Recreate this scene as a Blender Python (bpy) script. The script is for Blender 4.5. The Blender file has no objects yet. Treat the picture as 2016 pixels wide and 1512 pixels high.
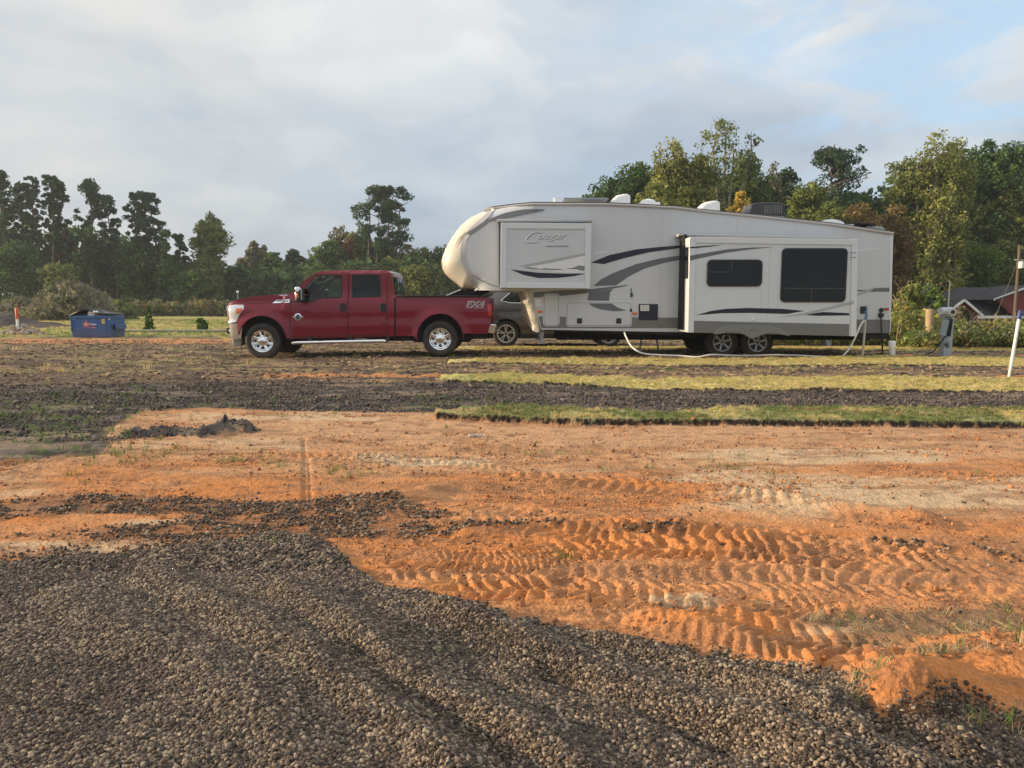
import bpy, bmesh, math, random
import numpy as np
from mathutils import Vector, noise as mnoise
random.seed(7); rng = np.random.default_rng(7)
R = math.radians
sc = bpy.context.scene
# ---------------------------------------------------------------- camera, sun, sky, exposure
FPX, CH = 1456.0, 1.2                      # focal length in photo pixels (2016 wide), eye height
TH = math.atan(156 / FPX); CT, ST = math.cos(TH), math.sin(TH)
cd = bpy.data.cameras.new('camera'); cam = bpy.data.objects.new('camera', cd); sc.collection.objects.link(cam)
cam.location = (0, 0, CH); cam.rotation_euler = (R(90) - TH, 0, 0)
cd.sensor_width = 36; cd.lens = 36 * FPX / 2016; cd.clip_end = 3000; cd.clip_start = 0.05
sc.camera = cam
SUN_AZ = R(-89.3)                        # degrees from +Y towards +X : the sun stands to the left, hardly beyond the trailer side
SUN_EL = R(13)
sd = Vector((math.sin(SUN_AZ) * math.cos(SUN_EL), math.cos(SUN_AZ) * math.cos(SUN_EL), math.sin(SUN_EL)))
sl = bpy.data.lights.new('sun', 'SUN'); sun = bpy.data.objects.new('sun', sl); sc.collection.objects.link(sun)
sl.energy = 5.0; sl.angle = R(0.9); sl.color = (1.0, 0.78, 0.52)
sun.rotation_euler = sd.to_track_quat('Z', 'Y').to_euler()
sc.view_settings.view_transform = 'Standard'; sc.view_settings.look = 'None'
sc.view_settings.exposure = 0.3; sc.view_settings.gamma = 1.0
w = bpy.data.worlds.new('World'); sc.world = w; w.use_nodes = True
def world_nodes():
    nt = w.node_tree; N = nt.nodes; L = nt.links
    for n in list(N): N.remove(n)
    out = N.new('ShaderNodeOutputWorld'); bg = N.new('ShaderNodeBackground')
    sky = N.new('ShaderNodeTexSky'); sky.sky_type = 'NISHITA'; sky.sun_disc = False
    sky.sun_elevation = SUN_EL; sky.sun_rotation = SUN_AZ; sky.dust_density = 1.5
    tc = N.new('ShaderNodeTexCoord'); sep = N.new('ShaderNodeSeparateXYZ'); L.new(tc.outputs['Generated'], sep.inputs[0])
    def math_(op, a, b=None, c=None, clamp=False):
        n = N.new('ShaderNodeMath'); n.operation = op; n.use_clamp = clamp
        for i, q in enumerate((a, b, c)):
            if q is None: continue
            if isinstance(q, (int, float)): n.inputs[i].default_value = q
            else: L.new(q, n.inputs[i])
        return n.outputs[0]
    def noise(scale, detail, stretch, off=(0, 0, 0), rough=.5, dist=0.0):
        mp = N.new('ShaderNodeMapping'); mp.inputs['Scale'].default_value = (1, 1, stretch); mp.inputs['Location'].default_value = off
        L.new(tc.outputs['Generated'], mp.inputs[0])
        n = N.new('ShaderNodeTexNoise'); n.inputs['Scale'].default_value = scale; n.inputs['Detail'].default_value = detail
        n.inputs['Roughness'].default_value = rough; n.inputs['Distortion'].default_value = dist
        L.new(mp.outputs[0], n.inputs['Vector']); return n.outputs['Fac']
    def ramp(v, pts):
        r = N.new('ShaderNodeValToRGB'); L.new(v, r.inputs[0]); e = r.color_ramp.elements
        r.color_ramp.interpolation = 'EASE'
        while len(e) < len(pts): e.new(.5)
        for k, (p, c) in zip(e, pts): k.position = p; k.color = (*c, 1)
        return r.outputs[0]
    def mix(f, a, b, mode='MIX'):
        n = N.new('ShaderNodeMix'); n.data_type = 'RGBA'; n.blend_type = mode
        if isinstance(f, (int, float)): n.inputs[0].default_value = f
        else: L.new(f, n.inputs[0])
        for s, q in ((6, a), (7, b)):
            if isinstance(q, tuple): n.inputs[s].default_value = (*q, 1)
            else: L.new(q, n.inputs[s])
        return n.outputs[2]
    z = sep.outputs[2]
    # overcast layer: blue grey low down, paler and higher up bright; broad soft patches
    base = ramp(z, [(0.0, (.385, .44, .505)), (.07, (.40, .455, .53)), (.16, (.48, .535, .595)), (.36, (.64, .67, .695)), (1.0, (.82, .84, .84))])
    n1 = noise(3.2, 6, 2.3, (3.1, .4, .2), .52, .6)
    n2 = noise(6.0, 5, 2.4, (7.3, 2.1, .9), .5, .3)
    patch = math_('ADD', math_('MULTIPLY', n1, .65), math_('MULTIPLY', n2, .35))
    lum = ramp(patch, [(.36, (.79, .835, .90)), (.46, (.92, .945, .975)), (.53, (1.06, 1.05, 1.035)), (.62, (1.18, 1.155, 1.12))])
    cl = mix(1.0, base, lum, 'MULTIPLY')
    # warm glow of lit cloud toward the left of the view
    dl = N.new('ShaderNodeVectorMath'); dl.operation = 'DOT_PRODUCT'; L.new(tc.outputs['Generated'], dl.inputs[0]); dl.inputs[1].default_value = Vector((-.62, .72, .26)).normalized()
    warm = math_('MULTIPLY', math_('SMOOTH_MAX', math_('MULTIPLY_ADD', dl.outputs['Value'], 5.0, -4.1), 0.0, .15, True), math_('MULTIPLY_ADD', n2, 1.2, -.1), clamp=True)
    cl = mix(warm, cl, (.70, .67, .61))
    # openings to blue sky, toward the right
    dr = N.new('ShaderNodeVectorMath'); dr.operation = 'DOT_PRODUCT'; L.new(tc.outputs['Generated'], dr.inputs[0]); dr.inputs[1].default_value = Vector((.50, .80, .33)).normalized()
    gap = math_('MULTIPLY', math_('MULTIPLY_ADD', dr.outputs['Value'], 7.0, -6.05, clamp=True), math_('MULTIPLY_ADD', noise(5.0, 6, 2.8, (1.7, 5.2, 3.3), .55, .6), 6.0, -2.55, clamp=True), clamp=True)
    skc = N.new('ShaderNodeVectorMath'); skc.operation = 'SCALE'; L.new(sky.outputs[0], skc.inputs[0]); skc.inputs['Scale'].default_value = 1.0
    blue = mix(.8, skc.outputs[0], (4.7, 6.9, 9.2))
    sc1 = mix(1.0, cl, (10.0, 10.0, 10.0), 'MULTIPLY')
    full = mix(math_('MULTIPLY', gap, .85), sc1, blue)
    full = mix(.1, full, skc.outputs[0])
    L.new(full, bg.inputs[0]); bg.inputs[1].default_value = 0.1
    L.new(bg.outputs[0], out.inputs[0])
world_nodes()
# ---------------------------------------------------------------- pixel -> world helpers (photo pixels 2016 x 1512)
def P(px, py, Y):
    """point of the photo's ray on the vertical plane y = Y -> (x, z)"""
    u = (px - 1008) / FPX; v = (756 - py) / FPX
    t = Y / (CT + v * ST)
    return (u * t, CH + t * (-ST + v * CT))
def G(px, py, z=0.0):
    u = (px - 1008) / FPX; v = (756 - py) / FPX
    t = (CH - z) / (ST - v * CT)
    return (u * t, t * (CT + v * ST))
def Q(pts, Y): return [P(a, b, Y) for a, b in pts]
def gpix(X, Y):
    Y = np.maximum(Y, .35)
    D = Y * CT + CH * ST
    return 1008 + FPX * X / D, 756 - FPX * (Y * ST - CH * CT) / D
# ---------------------------------------------------------------- materials
MATS = {}
def mat(name, col, rough=.6, metal=0.0, coat=0.0, spec=.5, var=0.0, vscale=4.0, bump=0.0, bscale=30.0, attr=False, transl=0.0, emit=None, dirt=None):
    if name in MATS: return MATS[name]
    m = bpy.data.materials.new(name); m.use_nodes = True; nt = m.node_tree; N = nt.nodes; L = nt.links
    b = N['Principled BSDF']
    b.inputs['Base Color'].default_value = (*col, 1); b.inputs['Roughness'].default_value = rough
    b.inputs['Metallic'].default_value = metal; b.inputs['Coat Weight'].default_value = coat; b.inputs['Coat Roughness'].default_value = .04
    b.inputs['Specular IOR Level'].default_value = spec
    tc = N.new('ShaderNodeTexCoord'); src = None
    if attr:
        a = N.new('ShaderNodeAttribute'); a.attribute_name = 'Col'; src = a.outputs['Color']
    if var > 0:
        n = N.new('ShaderNodeTexNoise'); n.inputs['Scale'].default_value = vscale; n.inputs['Detail'].default_value = 6; n.inputs['Roughness'].default_value = .6
        L.new(tc.outputs['Object'], n.inputs['Vector'])
        r = N.new('ShaderNodeMapRange'); r.inputs[1].default_value = .3; r.inputs[2].default_value = .7; r.inputs[3].default_value = 1 - var; r.inputs[4].default_value = 1 + var
        L.new(n.outputs['Fac'], r.inputs[0])
        mx = N.new('ShaderNodeVectorMath'); mx.operation = 'SCALE'
        if src is not None: L.new(src, mx.inputs[0])
        else: mx.inputs[0].default_value = col
        L.new(r.outputs[0], mx.inputs['Scale']); src = mx.outputs[0]
    if dirt:      # (colour, height where it starts to fade, amount): dried mud thrown up from below
        dc, dz, da = dirt
        sp = N.new('ShaderNodeSeparateXYZ'); g = N.new('ShaderNodeNewGeometry'); L.new(g.outputs['Position'], sp.inputs[0])
        n = N.new('ShaderNodeTexNoise'); n.inputs['Scale'].default_value = 5; n.inputs['Detail'].default_value = 8; L.new(tc.outputs['Object'], n.inputs['Vector'])
        r = N.new('ShaderNodeMapRange'); r.inputs[1].default_value = dz; r.inputs[2].default_value = dz * .3; r.inputs[3].default_value = 0; r.inputs[4].default_value = da
        L.new(sp.outputs[2], r.inputs[0]); mm = N.new('ShaderNodeMath'); mm.operation = 'MULTIPLY'; L.new(r.outputs[0], mm.inputs[0]); L.new(n.outputs['Fac'], mm.inputs[1])
        mx = N.new('ShaderNodeMix'); mx.data_type = 'RGBA'; L.new(mm.outputs[0], mx.inputs[0])
        if src is not None: L.new(src, mx.inputs[6])
        else: mx.inputs[6].default_value = (*col, 1)
        mx.inputs[7].default_value = (*dc, 1); src = mx.outputs[2]
    if src is not None: L.new(src, b.inputs['Base Color'])
    if bump > 0:
        n = N.new('ShaderNodeTexNoise'); n.inputs['Scale'].default_value = bscale; n.inputs['Detail'].default_value = 5
        L.new(tc.outputs['Object'], n.inputs['Vector'])
        bp = N.new('ShaderNodeBump'); bp.inputs['Strength'].default_value = 1.0; bp.inputs['Distance'].default_value = bump
        L.new(n.outputs['Fac'], bp.inputs['Height']); L.new(bp.outputs[0], b.inputs['Normal'])
    if transl > 0:
        t = N.new('ShaderNodeBsdfTranslucent'); ms = N.new('ShaderNodeMixShader'); ms.inputs[0].default_value = transl
        if src is not None: L.new(src, t.inputs[0])
        else: t.inputs[0].default_value = (*col, 1)
        L.new(b.outputs[0], ms.inputs[1]); L.new(t.outputs[0], ms.inputs[2]); L.new(ms.outputs[0], N['Material Output'].inputs[0])
    MATS[name] = m; return m
def glass(name, tint, trans):
    m = bpy.data.materials.new(name); m.use_nodes = True; nt = m.node_tree; N = nt.nodes; L = nt.links
    N.remove(N['Principled BSDF'])
    tr = N.new('ShaderNodeBsdfTransparent'); tr.inputs[0].default_value = tuple(c * trans for c in tint) + (1,)
    gl = N.new('ShaderNodeBsdfGlossy'); gl.inputs['Roughness'].default_value = .02; gl.inputs[0].default_value = (.8, .85, .88, 1)
    fr = N.new('ShaderNodeFresnel'); fr.inputs[0].default_value = 1.5
    ms = N.new('ShaderNodeMixShader'); L.new(fr.outputs[0], ms.inputs[0]); L.new(tr.outputs[0], ms.inputs[1]); L.new(gl.outputs[0], ms.inputs[2])
    L.new(ms.outputs[0], N['Material Output'].inputs[0]); MATS[name] = m; return m
# ---------------------------------------------------------------- mesh building and scene tree
ORG = {}
def cat_obj(name, data): o = bpy.data.objects.new(name, data); sc.collection.objects.link(o); return o
def tag(o, label=None, cat=None, group=None, kind=None):
    if label: o['label'] = label
    if cat: o['category'] = cat
    if group: o['group'] = group
    if kind: o['kind'] = kind
    return o
def thing(name, label, cat, loc=(0, 0, 0), group=None):
    o = cat_obj(name, None); o.location = loc; o.empty_display_size = .3; ORG[o.name] = Vector(loc)
    return tag(o, label, cat, group)
class MB:
    def __init__(s): s.v = []; s.f = []; s.m = []
    def add(s, vs, fs, mi=0):
        n = len(s.v); s.v += [tuple(a) for a in vs]; s.f += [tuple(n + i for i in f) for f in fs]; s.m += [mi] * len(fs); return s
    def box(s, x0, x1, y0, y1, z0, z1, mi=0):
        return s.add([(x0,y0,z0),(x1,y0,z0),(x1,y1,z0),(x0,y1,z0),(x0,y0,z1),(x1,y0,z1),(x1,y1,z1),(x0,y1,z1)],
                     [(0,3,2,1),(4,5,6,7),(0,1,5,4),(1,2,6,5),(2,3,7,6),(3,0,4,7)], mi)
    def extr(s, poly, y0, y1, mi=0):
        """polygon of (x,z) extruded from y0 to y1"""
        n = len(poly); ar = sum(poly[i][0]*poly[(i+1)%n][1] - poly[(i+1)%n][0]*poly[i][1] for i in range(n))
        if ar < 0: poly = poly[::-1]
        vs = [(x, y0, z) for x, z in poly] + [(x, y1, z) for x, z in poly]
        fs = [tuple(range(n)), tuple(range(2*n-1, n-1, -1))] + [(i, i+n, (i+1)%n+n, (i+1)%n) for i in range(n)]
        return s.add(vs, fs, mi)
    def rrect(s, x0, x1, z0, z1, y0, y1, r, mi=0, n=4):
        pts = []
        for cx, cz, a0 in ((x1-r, z1-r, 0), (x0+r, z1-r, 90), (x0+r, z0+r, 180), (x1-r, z0+r, 270)):
            for k in range(n+1):
                a = R(a0 + 90*k/n); pts.append((cx + r*math.cos(a), cz + r*math.sin(a)))
        return s.extr(pts, y0, y1, mi)
    def tube(s, pts, r, n=8, mi=0):
        pts = [Vector(p) for p in pts]; rr = r if isinstance(r, (list, tuple)) else [r]*len(pts)
        vs = []; prev = None
        for i, p in enumerate(pts):
            d = (pts[min(i+1, len(pts)-1)] - pts[max(i-1, 0)]).normalized()
            if prev is None: a = d.orthogonal().normalized()
            else: a = (prev - d*prev.dot(d)); a = a.normalized() if a.length > 1e-6 else d.orthogonal().normalized()
            prev = a; b = d.cross(a)
            for k in range(n):
                t = 2*math.pi*k/n; vs.append(p + (a*math.cos(t) + b*math.sin(t))*rr[i])
        fs = [(i*n+k, i*n+(k+1)%n, (i+1)*n+(k+1)%n, (i+1)*n+k) for i in range(len(pts)-1) for k in range(n)]
        fs += [tuple(range(n-1, -1, -1)), tuple(range((len(pts)-1)*n, len(pts)*n))]
        return s.add(vs, fs, mi)
    def lathe(s, prof, c, axis='y', n=32, mi=0, mod=None):
        """prof: list of (r, h) turned round an axis through c"""
        vs = []; m = len(prof)
        for k in range(n):
            t = 2*math.pi*k/n; q = mod(k) if mod else 0
            for r, h in prof:
                r2 = r + (q if r > .9*max(a for a, b in prof) else 0)
                if axis == 'y': vs.append((c[0] + r2*math.cos(t), c[1] + h, c[2] + r2*math.sin(t)))
                else: vs.append((c[0] + r2*math.cos(t), c[1] + r2*math.sin(t), c[2] + h))
        fs = []
        for k in range(n):
            k2 = (k+1) % n
            for j in range(m-1): fs.append((k*m+j, k*m+j+1, k2*m+j+1, k2*m+j))
        return s.add(vs, fs, mi)
    def build(s, name, mats, parent=None, angle=35, bevel=0, bseg=2, fixn=True):
        me = bpy.data.meshes.new(name)
        off = Vector((0, 0, 0))
        if parent is not None:
            off = ORG[parent.name]
        me.from_pydata([(a[0]-off.x, a[1]-off.y, a[2]-off.z) for a in s.v], [], s.f)
        for m in (mats if isinstance(mats, (list, tuple)) else [mats]): me.materials.append(m)
        me.polygons.foreach_set('material_index', s.m)
        if fixn:
            bm = bmesh.new(); bm.from_mesh(me); bmesh.ops.recalc_face_normals(bm, faces=bm.faces); bm.to_mesh(me); bm.free()
        me.polygons.foreach_set('use_smooth', [True]*len(me.polygons)); me.set_sharp_from_angle(angle=R(angle))
        o = cat_obj(name, me)
        if parent is not None: o.parent = parent; ORG[o.name] = off
        else: ORG[o.name] = Vector((0, 0, 0))
        if bevel:
            b = o.modifiers.new('bevel', 'BEVEL'); b.width = bevel; b.segments = bseg; b.limit_method = 'ANGLE'; b.angle_limit = R(40); b.harden_normals = False
        return o
def inpoly(x, z, poly):
    c = False; j = len(poly)-1
    for i in range(len(poly)):
        if (poly[i][1] > z) != (poly[j][1] > z) and x < (poly[j][0]-poly[i][0])*(z-poly[i][1])/(poly[j][1]-poly[i][1]) + poly[i][0]: c = not c
        j = i
    return c
def solid(mb, poly, yc, W, step=.08, holes=(), skip=None, ts=None, crown=0.0, mi=0):
    """closed body from a side profile: both sides shaped by the half width W(x,z), a strip across joins them"""
    bm = bmesh.new(); vs = [bm.verts.new((x, 0, z)) for x, z in poly]; bm.faces.new(vs)
    xs = [p[0] for p in poly]; zs = [p[1] for p in poly]
    def cut(co, no):
        bmesh.ops.bisect_plane(bm, geom=bm.verts[:]+bm.edges[:]+bm.faces[:], dist=1e-5, plane_co=co, plane_no=no)
    bm.normal_update(); bmesh.ops.triangulate(bm, faces=bm.faces[:])
    k = min(xs)+step
    while k < max(xs)-.01: cut((k, 0, 0), (1, 0, 0)); k += step
    k = min(zs)+step
    while k < max(zs)-.01: cut((0, 0, k), (0, 0, 1)); k += step
    for h in holes:
        for i in range(len(h)):
            a = h[i]; b = h[(i+1) % len(h)]; cut((a[0], 0, a[1]), Vector((b[1]-a[1], 0, -(b[0]-a[0]))).normalized())
    bmesh.ops.remove_doubles(bm, verts=bm.verts, dist=1e-4)
    be = [e for e in bm.edges if len(e.link_faces) == 1]
    bm.verts.ensure_lookup_table(); bm.verts.index_update()
    co = [(v.co.x, v.co.z) for v in bm.verts]; n = len(co)
    fs = []
    for f in bm.faces:
        c = f.calc_center_median()
        if any(inpoly(c.x, c.z, h) for h in holes): continue
        fs.append([v.index for v in f.verts])
    V = [(x, yc - W(x, z), z) for x, z in co] + [(x, yc + W(x, z), z) for x, z in co]
    F = [tuple(f) for f in fs] + [tuple(i+n for i in reversed(f)) for f in fs]
    ts = ts or [-1, -.96, -.88, -.7, -.4, 0, .4, .7, .88, .96, 1]
    bd = {}
    for e in be:
        for v in e.verts:
            if v.index in bd: continue
            x, z = co[v.index]; ww = W(x, z); row = []
            for j, t in enumerate(ts):
                if j == 0: row.append(v.index)
                elif j == len(ts)-1: row.append(v.index+n)
                else:
                    row.append(len(V)); V.append((x, yc + t*ww, z + crown*(1-t*t)))
            bd[v.index] = row
    for e in be:
        a, b = e.verts; ra, rb = bd[a.index], bd[b.index]
        mx = (a.co.x+b.co.x)/2; mz = (a.co.z+b.co.z)/2
        for j in range(len(ts)-1):
            if skip and skip(mx, mz, (ts[j]+ts[j+1])/2): continue
            F.append((ra[j], ra[j+1], rb[j+1], rb[j]))
    bm.free()
    used = sorted({i for f in F for i in f}); mp = {o: k for k, o in enumerate(used)}
    mb.add([V[i] for i in used], [tuple(mp[i] for i in f) for f in F], mi)
    return mb
def text_mb(mb, s, x0, x1, z0, z1, y, shear=0.0, bold=0.0, depth=.004, mi=0, slope=0.0):
    """lettering fitted into x0..x1, z0..z1 on the plane y, facing the camera side"""
    c = bpy.data.curves.new('t', 'FONT'); c.body = s; c.shear = shear; c.offset = bold; c.fill_mode = 'FRONT'; c.resolution_u = 4
    o = bpy.data.objects.new('t', c); sc.collection.objects.link(o); dg = bpy.context.evaluated_depsgraph_get()
    me = bpy.data.meshes.new_from_object(o.evaluated_get(dg)); bpy.data.objects.remove(o)
    X = [v.co.x for v in me.vertices]; Z = [v.co.y for v in me.vertices]
    ax, bx, az, bz = min(X), max(X), min(Z), max(Z)
    fx = (x1-x0)/(bx-ax); fz = (z1-z0)/(bz-az)
    vs = [(x0+(v.co.x-ax)*fx, y, z0+(v.co.y-az)*fz + slope*((v.co.x-ax)*fx)) for v in me.vertices]
    mb.add(vs, [tuple(p.vertices) for p in me.polygons], mi)
    bpy.data.meshes.remove(me); return mb
def polyd(px, pz, line):
    d = 1e9
    for (ax, az), (bx, bz) in zip(line[:-1], line[1:]):
        dx, dz = bx-ax, bz-az; t = max(0, min(1, ((px-ax)*dx+(pz-az)*dz)/(dx*dx+dz*dz+1e-12)))
        d = min(d, math.hypot(px-ax-t*dx, pz-az-t*dz))
    return d
def sstep(a, b, x):
    t = np.clip((x-a)/(b-a), 0, 1); return t*t*(3-2*t)
# numpy value noise
def vnoise(x, y, seed=0):
    xi = np.floor(x).astype(np.int64); yi = np.floor(y).astype(np.int64); fx = x-xi; fy = y-yi
    fx = fx*fx*fx*(fx*(fx*6-15)+10); fy = fy*fy*fy*(fy*(fy*6-15)+10)
    def h(a, b):
        n = (a*374761393 + b*668265263 + seed*1442695041) & 0xffffffff
        n = ((n ^ (n >> 13))*1274126177) & 0xffffffff
        n = (n ^ (n >> 16)) & 0xffffffff
        return n/4294967295.0
    return (h(xi, yi)*(1-fx)+h(xi+1, yi)*fx)*(1-fy) + (h(xi, yi+1)*(1-fx)+h(xi+1, yi+1)*fx)*fy
def fbm(x, y, oct=4, seed=0, gain=.5):
    a = 1; s = 0; t = 0
    for i in range(oct):
        s = s + a*vnoise(x*2**i+i*17.3, y*2**i-i*9.1, seed+i); t += a; a *= gain
    return s/t
# ---------------------------------------------------------------- ground: one sheet, real relief
def E(px, pts): return np.interp(px, [a for a, b in pts], [b for a, b in pts])
GRAV_SOLID = [(-400,1120),(0,1108),(250,1085),(420,1062),(560,1045),(650,1075),(700,1115),(760,1155),(900,1185),(1000,1215),(1200,1250),(1400,1300),(1580,1335),(1650,1345),(1690,1405),(1725,1466),(1800,1464),(1900,1442),(2016,1462),(2400,1500)]
GRAV_TOP = [(-400,985),(0,985),(370,978),(560,990),(700,978),(780,985),(870,1010),(960,1040),(1010,1060),(1020,1200),(2400,1500)]
MUL_B = [(-400,762),(0,760),(250,757),(500,752),(880,757),(1100,760),(1300,768),(1600,771),(2400,776)]
MUL_F = [(-400,915),(0,905),(140,890),(200,868),(235,832),(275,808),(400,806),(860,812),(1150,815),(1300,822),(1600,812),(2400,818)]
SODS = [  # back edge, front edge, start px, tint
    ([(862,812),(1000,806),(1150,812),(1290,822),(1360,814),(1600,808),(2400,816)], [(862,824),(1000,831),(1150,838),(1300,837),(2016,843),(2400,845)], 862, 0),
    ([(872,742),(1100,742),(1290,750),(1350,750),(1600,745),(2400,754)], [(872,757),(1100,760),(1300,768),(1600,771),(2016,773),(2400,776)], 872, 1),
    ([(885,710),(1150,708),(1500,712),(1700,705),(1900,705),(2400,716)], [(885,716),(1200,719),(1400,723),(1600,721),(1900,722),(2400,729)], 885, 1),
    ([(905,684),(2400,686)], [(905,690),(1400,692),(2400,692)], 905, 1),
]
TRACKS = [  # px polyline, half width m, amplitude m, lug spacing m, skew
    ([(1000,938),(1180,950),(1400,975),(1600,1005),(1760,1020)], .20, .022, .17, 1.1),
    ([(700,995),(960,1012),(1300,1040),(1600,1075),(2100,1100)], .19, .026, .16, -1.2),
    ([(1080,1085),(1350,1082),(1700,1112),(2100,1160)], .17, .026, .15, 1.0),
    ([(760,1120),(1000,1135),(1300,1142),(1650,1150),(2100,1185)], .14, .022, .13, -1.0),
    ([(900,1165),(1120,1160),(1320,1190),(1500,1240),(1720,1300),(1990,1330)], .14, .032, .14, 1.3),
    ([(1200,1205),(1420,1262),(1640,1320)], .10, .022, .10, -.8),
    ([(850,1100),(980,1108),(1110,1098),(1180,1085)], .16, .018, .07, .5),
    ([(215,915),(262,950),(318,990)], .17, .010, .05, .1),
    ([(-100,975),(20,940),(100,900)], .2, .010, .05, .1),
    ([(430,905),(700,900),(1000,925)], .15, .012, .14, .8),
    ([(820,1012),(1100,1050),(1400,1105),(1700,1135)], .13, .024, .14, 1.0),
    ([(1280,1060),(1600,1062),(2100,1135)], .15, .024, .15, -1.0),
    ([(1500,1185),(1750,1230),(2100,1270)], .14, .026, .14, 1.0),
    ([(1650,1330),(1780,1345),(1950,1325),(2100,1300)], .09, .034, .12, .4),
    ([(640,733),(900,726),(1300,731),(1600,735)], .22, .030, .19, 1.0),
    ([(200,735),(500,728),(700,722)], .22, .030, .19, -1.0),
]
RUTS = [  # px polyline, half width m, depth m (negative) or ridge (positive)
    ([(-100,925),(300,880),(700,868),(1200,882),(1700,872),(2200,884)], .06, -.02),
    ([(600,905),(1000,880),(1400,868),(2200,860)], .05, .015),
    ([(700,1000),(900,958),(1200,950),(1500,975),(1800,1020)], .10, .03),
    ([(920,1052),(1100,1040),(1300,1050),(1500,1062)], .06, .035),
    ([(1100,1020),(1500,1055),(2200,1120)], .07, .03),
    ([(1280,1225),(1450,1265),(1600,1325)], .08, .04),
    ([(500,900),(800,885),(1000,880),(1200,890)], .07, .02),
    ([(250,860),(340,852),(400,856),(440,846),(485,848)], .07, .07),
    ([(598,860),(600,990)], .012, -.012), ([(606,900),(612,990)], .012, -.012),
]
RIDGES = [  # gravel ridges, wheel furrows between them
    ([(300,1150),(430,1215),(560,1290),(700,1372),(830,1480),(900,1560)], .10, .055),
    ([(560,1180),(730,1295),(830,1365),(1000,1450),(1130,1540)], .075, .06),
    ([(870,1215),(990,1255),(1110,1320),(1290,1395),(1500,1470),(1640,1540)], .075, .06),
    ([(1180,1275),(1330,1310),(1470,1370),(1560,1430),(1680,1500),(1800,1560)], .06, .05),
    ([(120,1200),(300,1290),(480,1400),(620,1560)], .12, .035),
    ([(-300,985),(0,988),(250,980),(420,990),(560,1000)], .12, .05),
    ([(1640,1440),(1760,1480),(1900,1530)], .05, .045),
]
FURR = [([(700,1330),(900,1440),(1050,1540)], .12, -.03), ([(1090,1330),(1250,1390),(1420,1480)], .07, -.05), ([(1450,1330),(1620,1400),(1700,1450)], .09, -.04)]
def world_line(pts): return [G(a, b) for a, b in pts]
def line_st(X, Y, line):
    """distance to a polyline and the run along it"""
    D = np.full(X.shape, 1e9); S = np.zeros(X.shape); T = np.zeros(X.shape); run = 0
    for (ax, ay), (bx, by) in zip(line[:-1], line[1:]):
        dx, dy = bx-ax, by-ay; l = math.hypot(dx, dy)
        t = np.clip(((X-ax)*dx+(Y-ay)*dy)/(l*l), 0, 1)
        ex = X-ax-t*dx; ey = Y-ay-t*dy; d = np.hypot(ex, ey); m = d < D
        D[m] = d[m]; S[m] = (run + t*l)[m]; T[m] = ((ex*dy-ey*dx)/l)[m]; run += l
    return D, S, T
MOUND = world_line([(1760,1440),(1860,1400),(1960,1365),(2060,1345),(2250,1340)])
def base_h(X, Y):
    h = .05*(fbm(X/6+9, Y/6, 2, 5)-.5)*sstep(4, 12, Y)*(1-sstep(13, 16, Y)) + .06*(fbm(X/9, Y/9, 2, 3)-.5)*sstep(30, 45, Y)
    h = h - .045*np.exp(-((X+5.75)/2.2)**2-((Y-17.3)/2.5)**2) + .04*np.exp(-((X-5.2)/2.0)**2-((Y-17.6)/2.5)**2)
    drop = sstep(4, 13, X+ (Y-30)*.12)*sstep(25, 38, Y)
    return h - 2.4*drop - .3*sstep(100, 300, Y)
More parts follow.
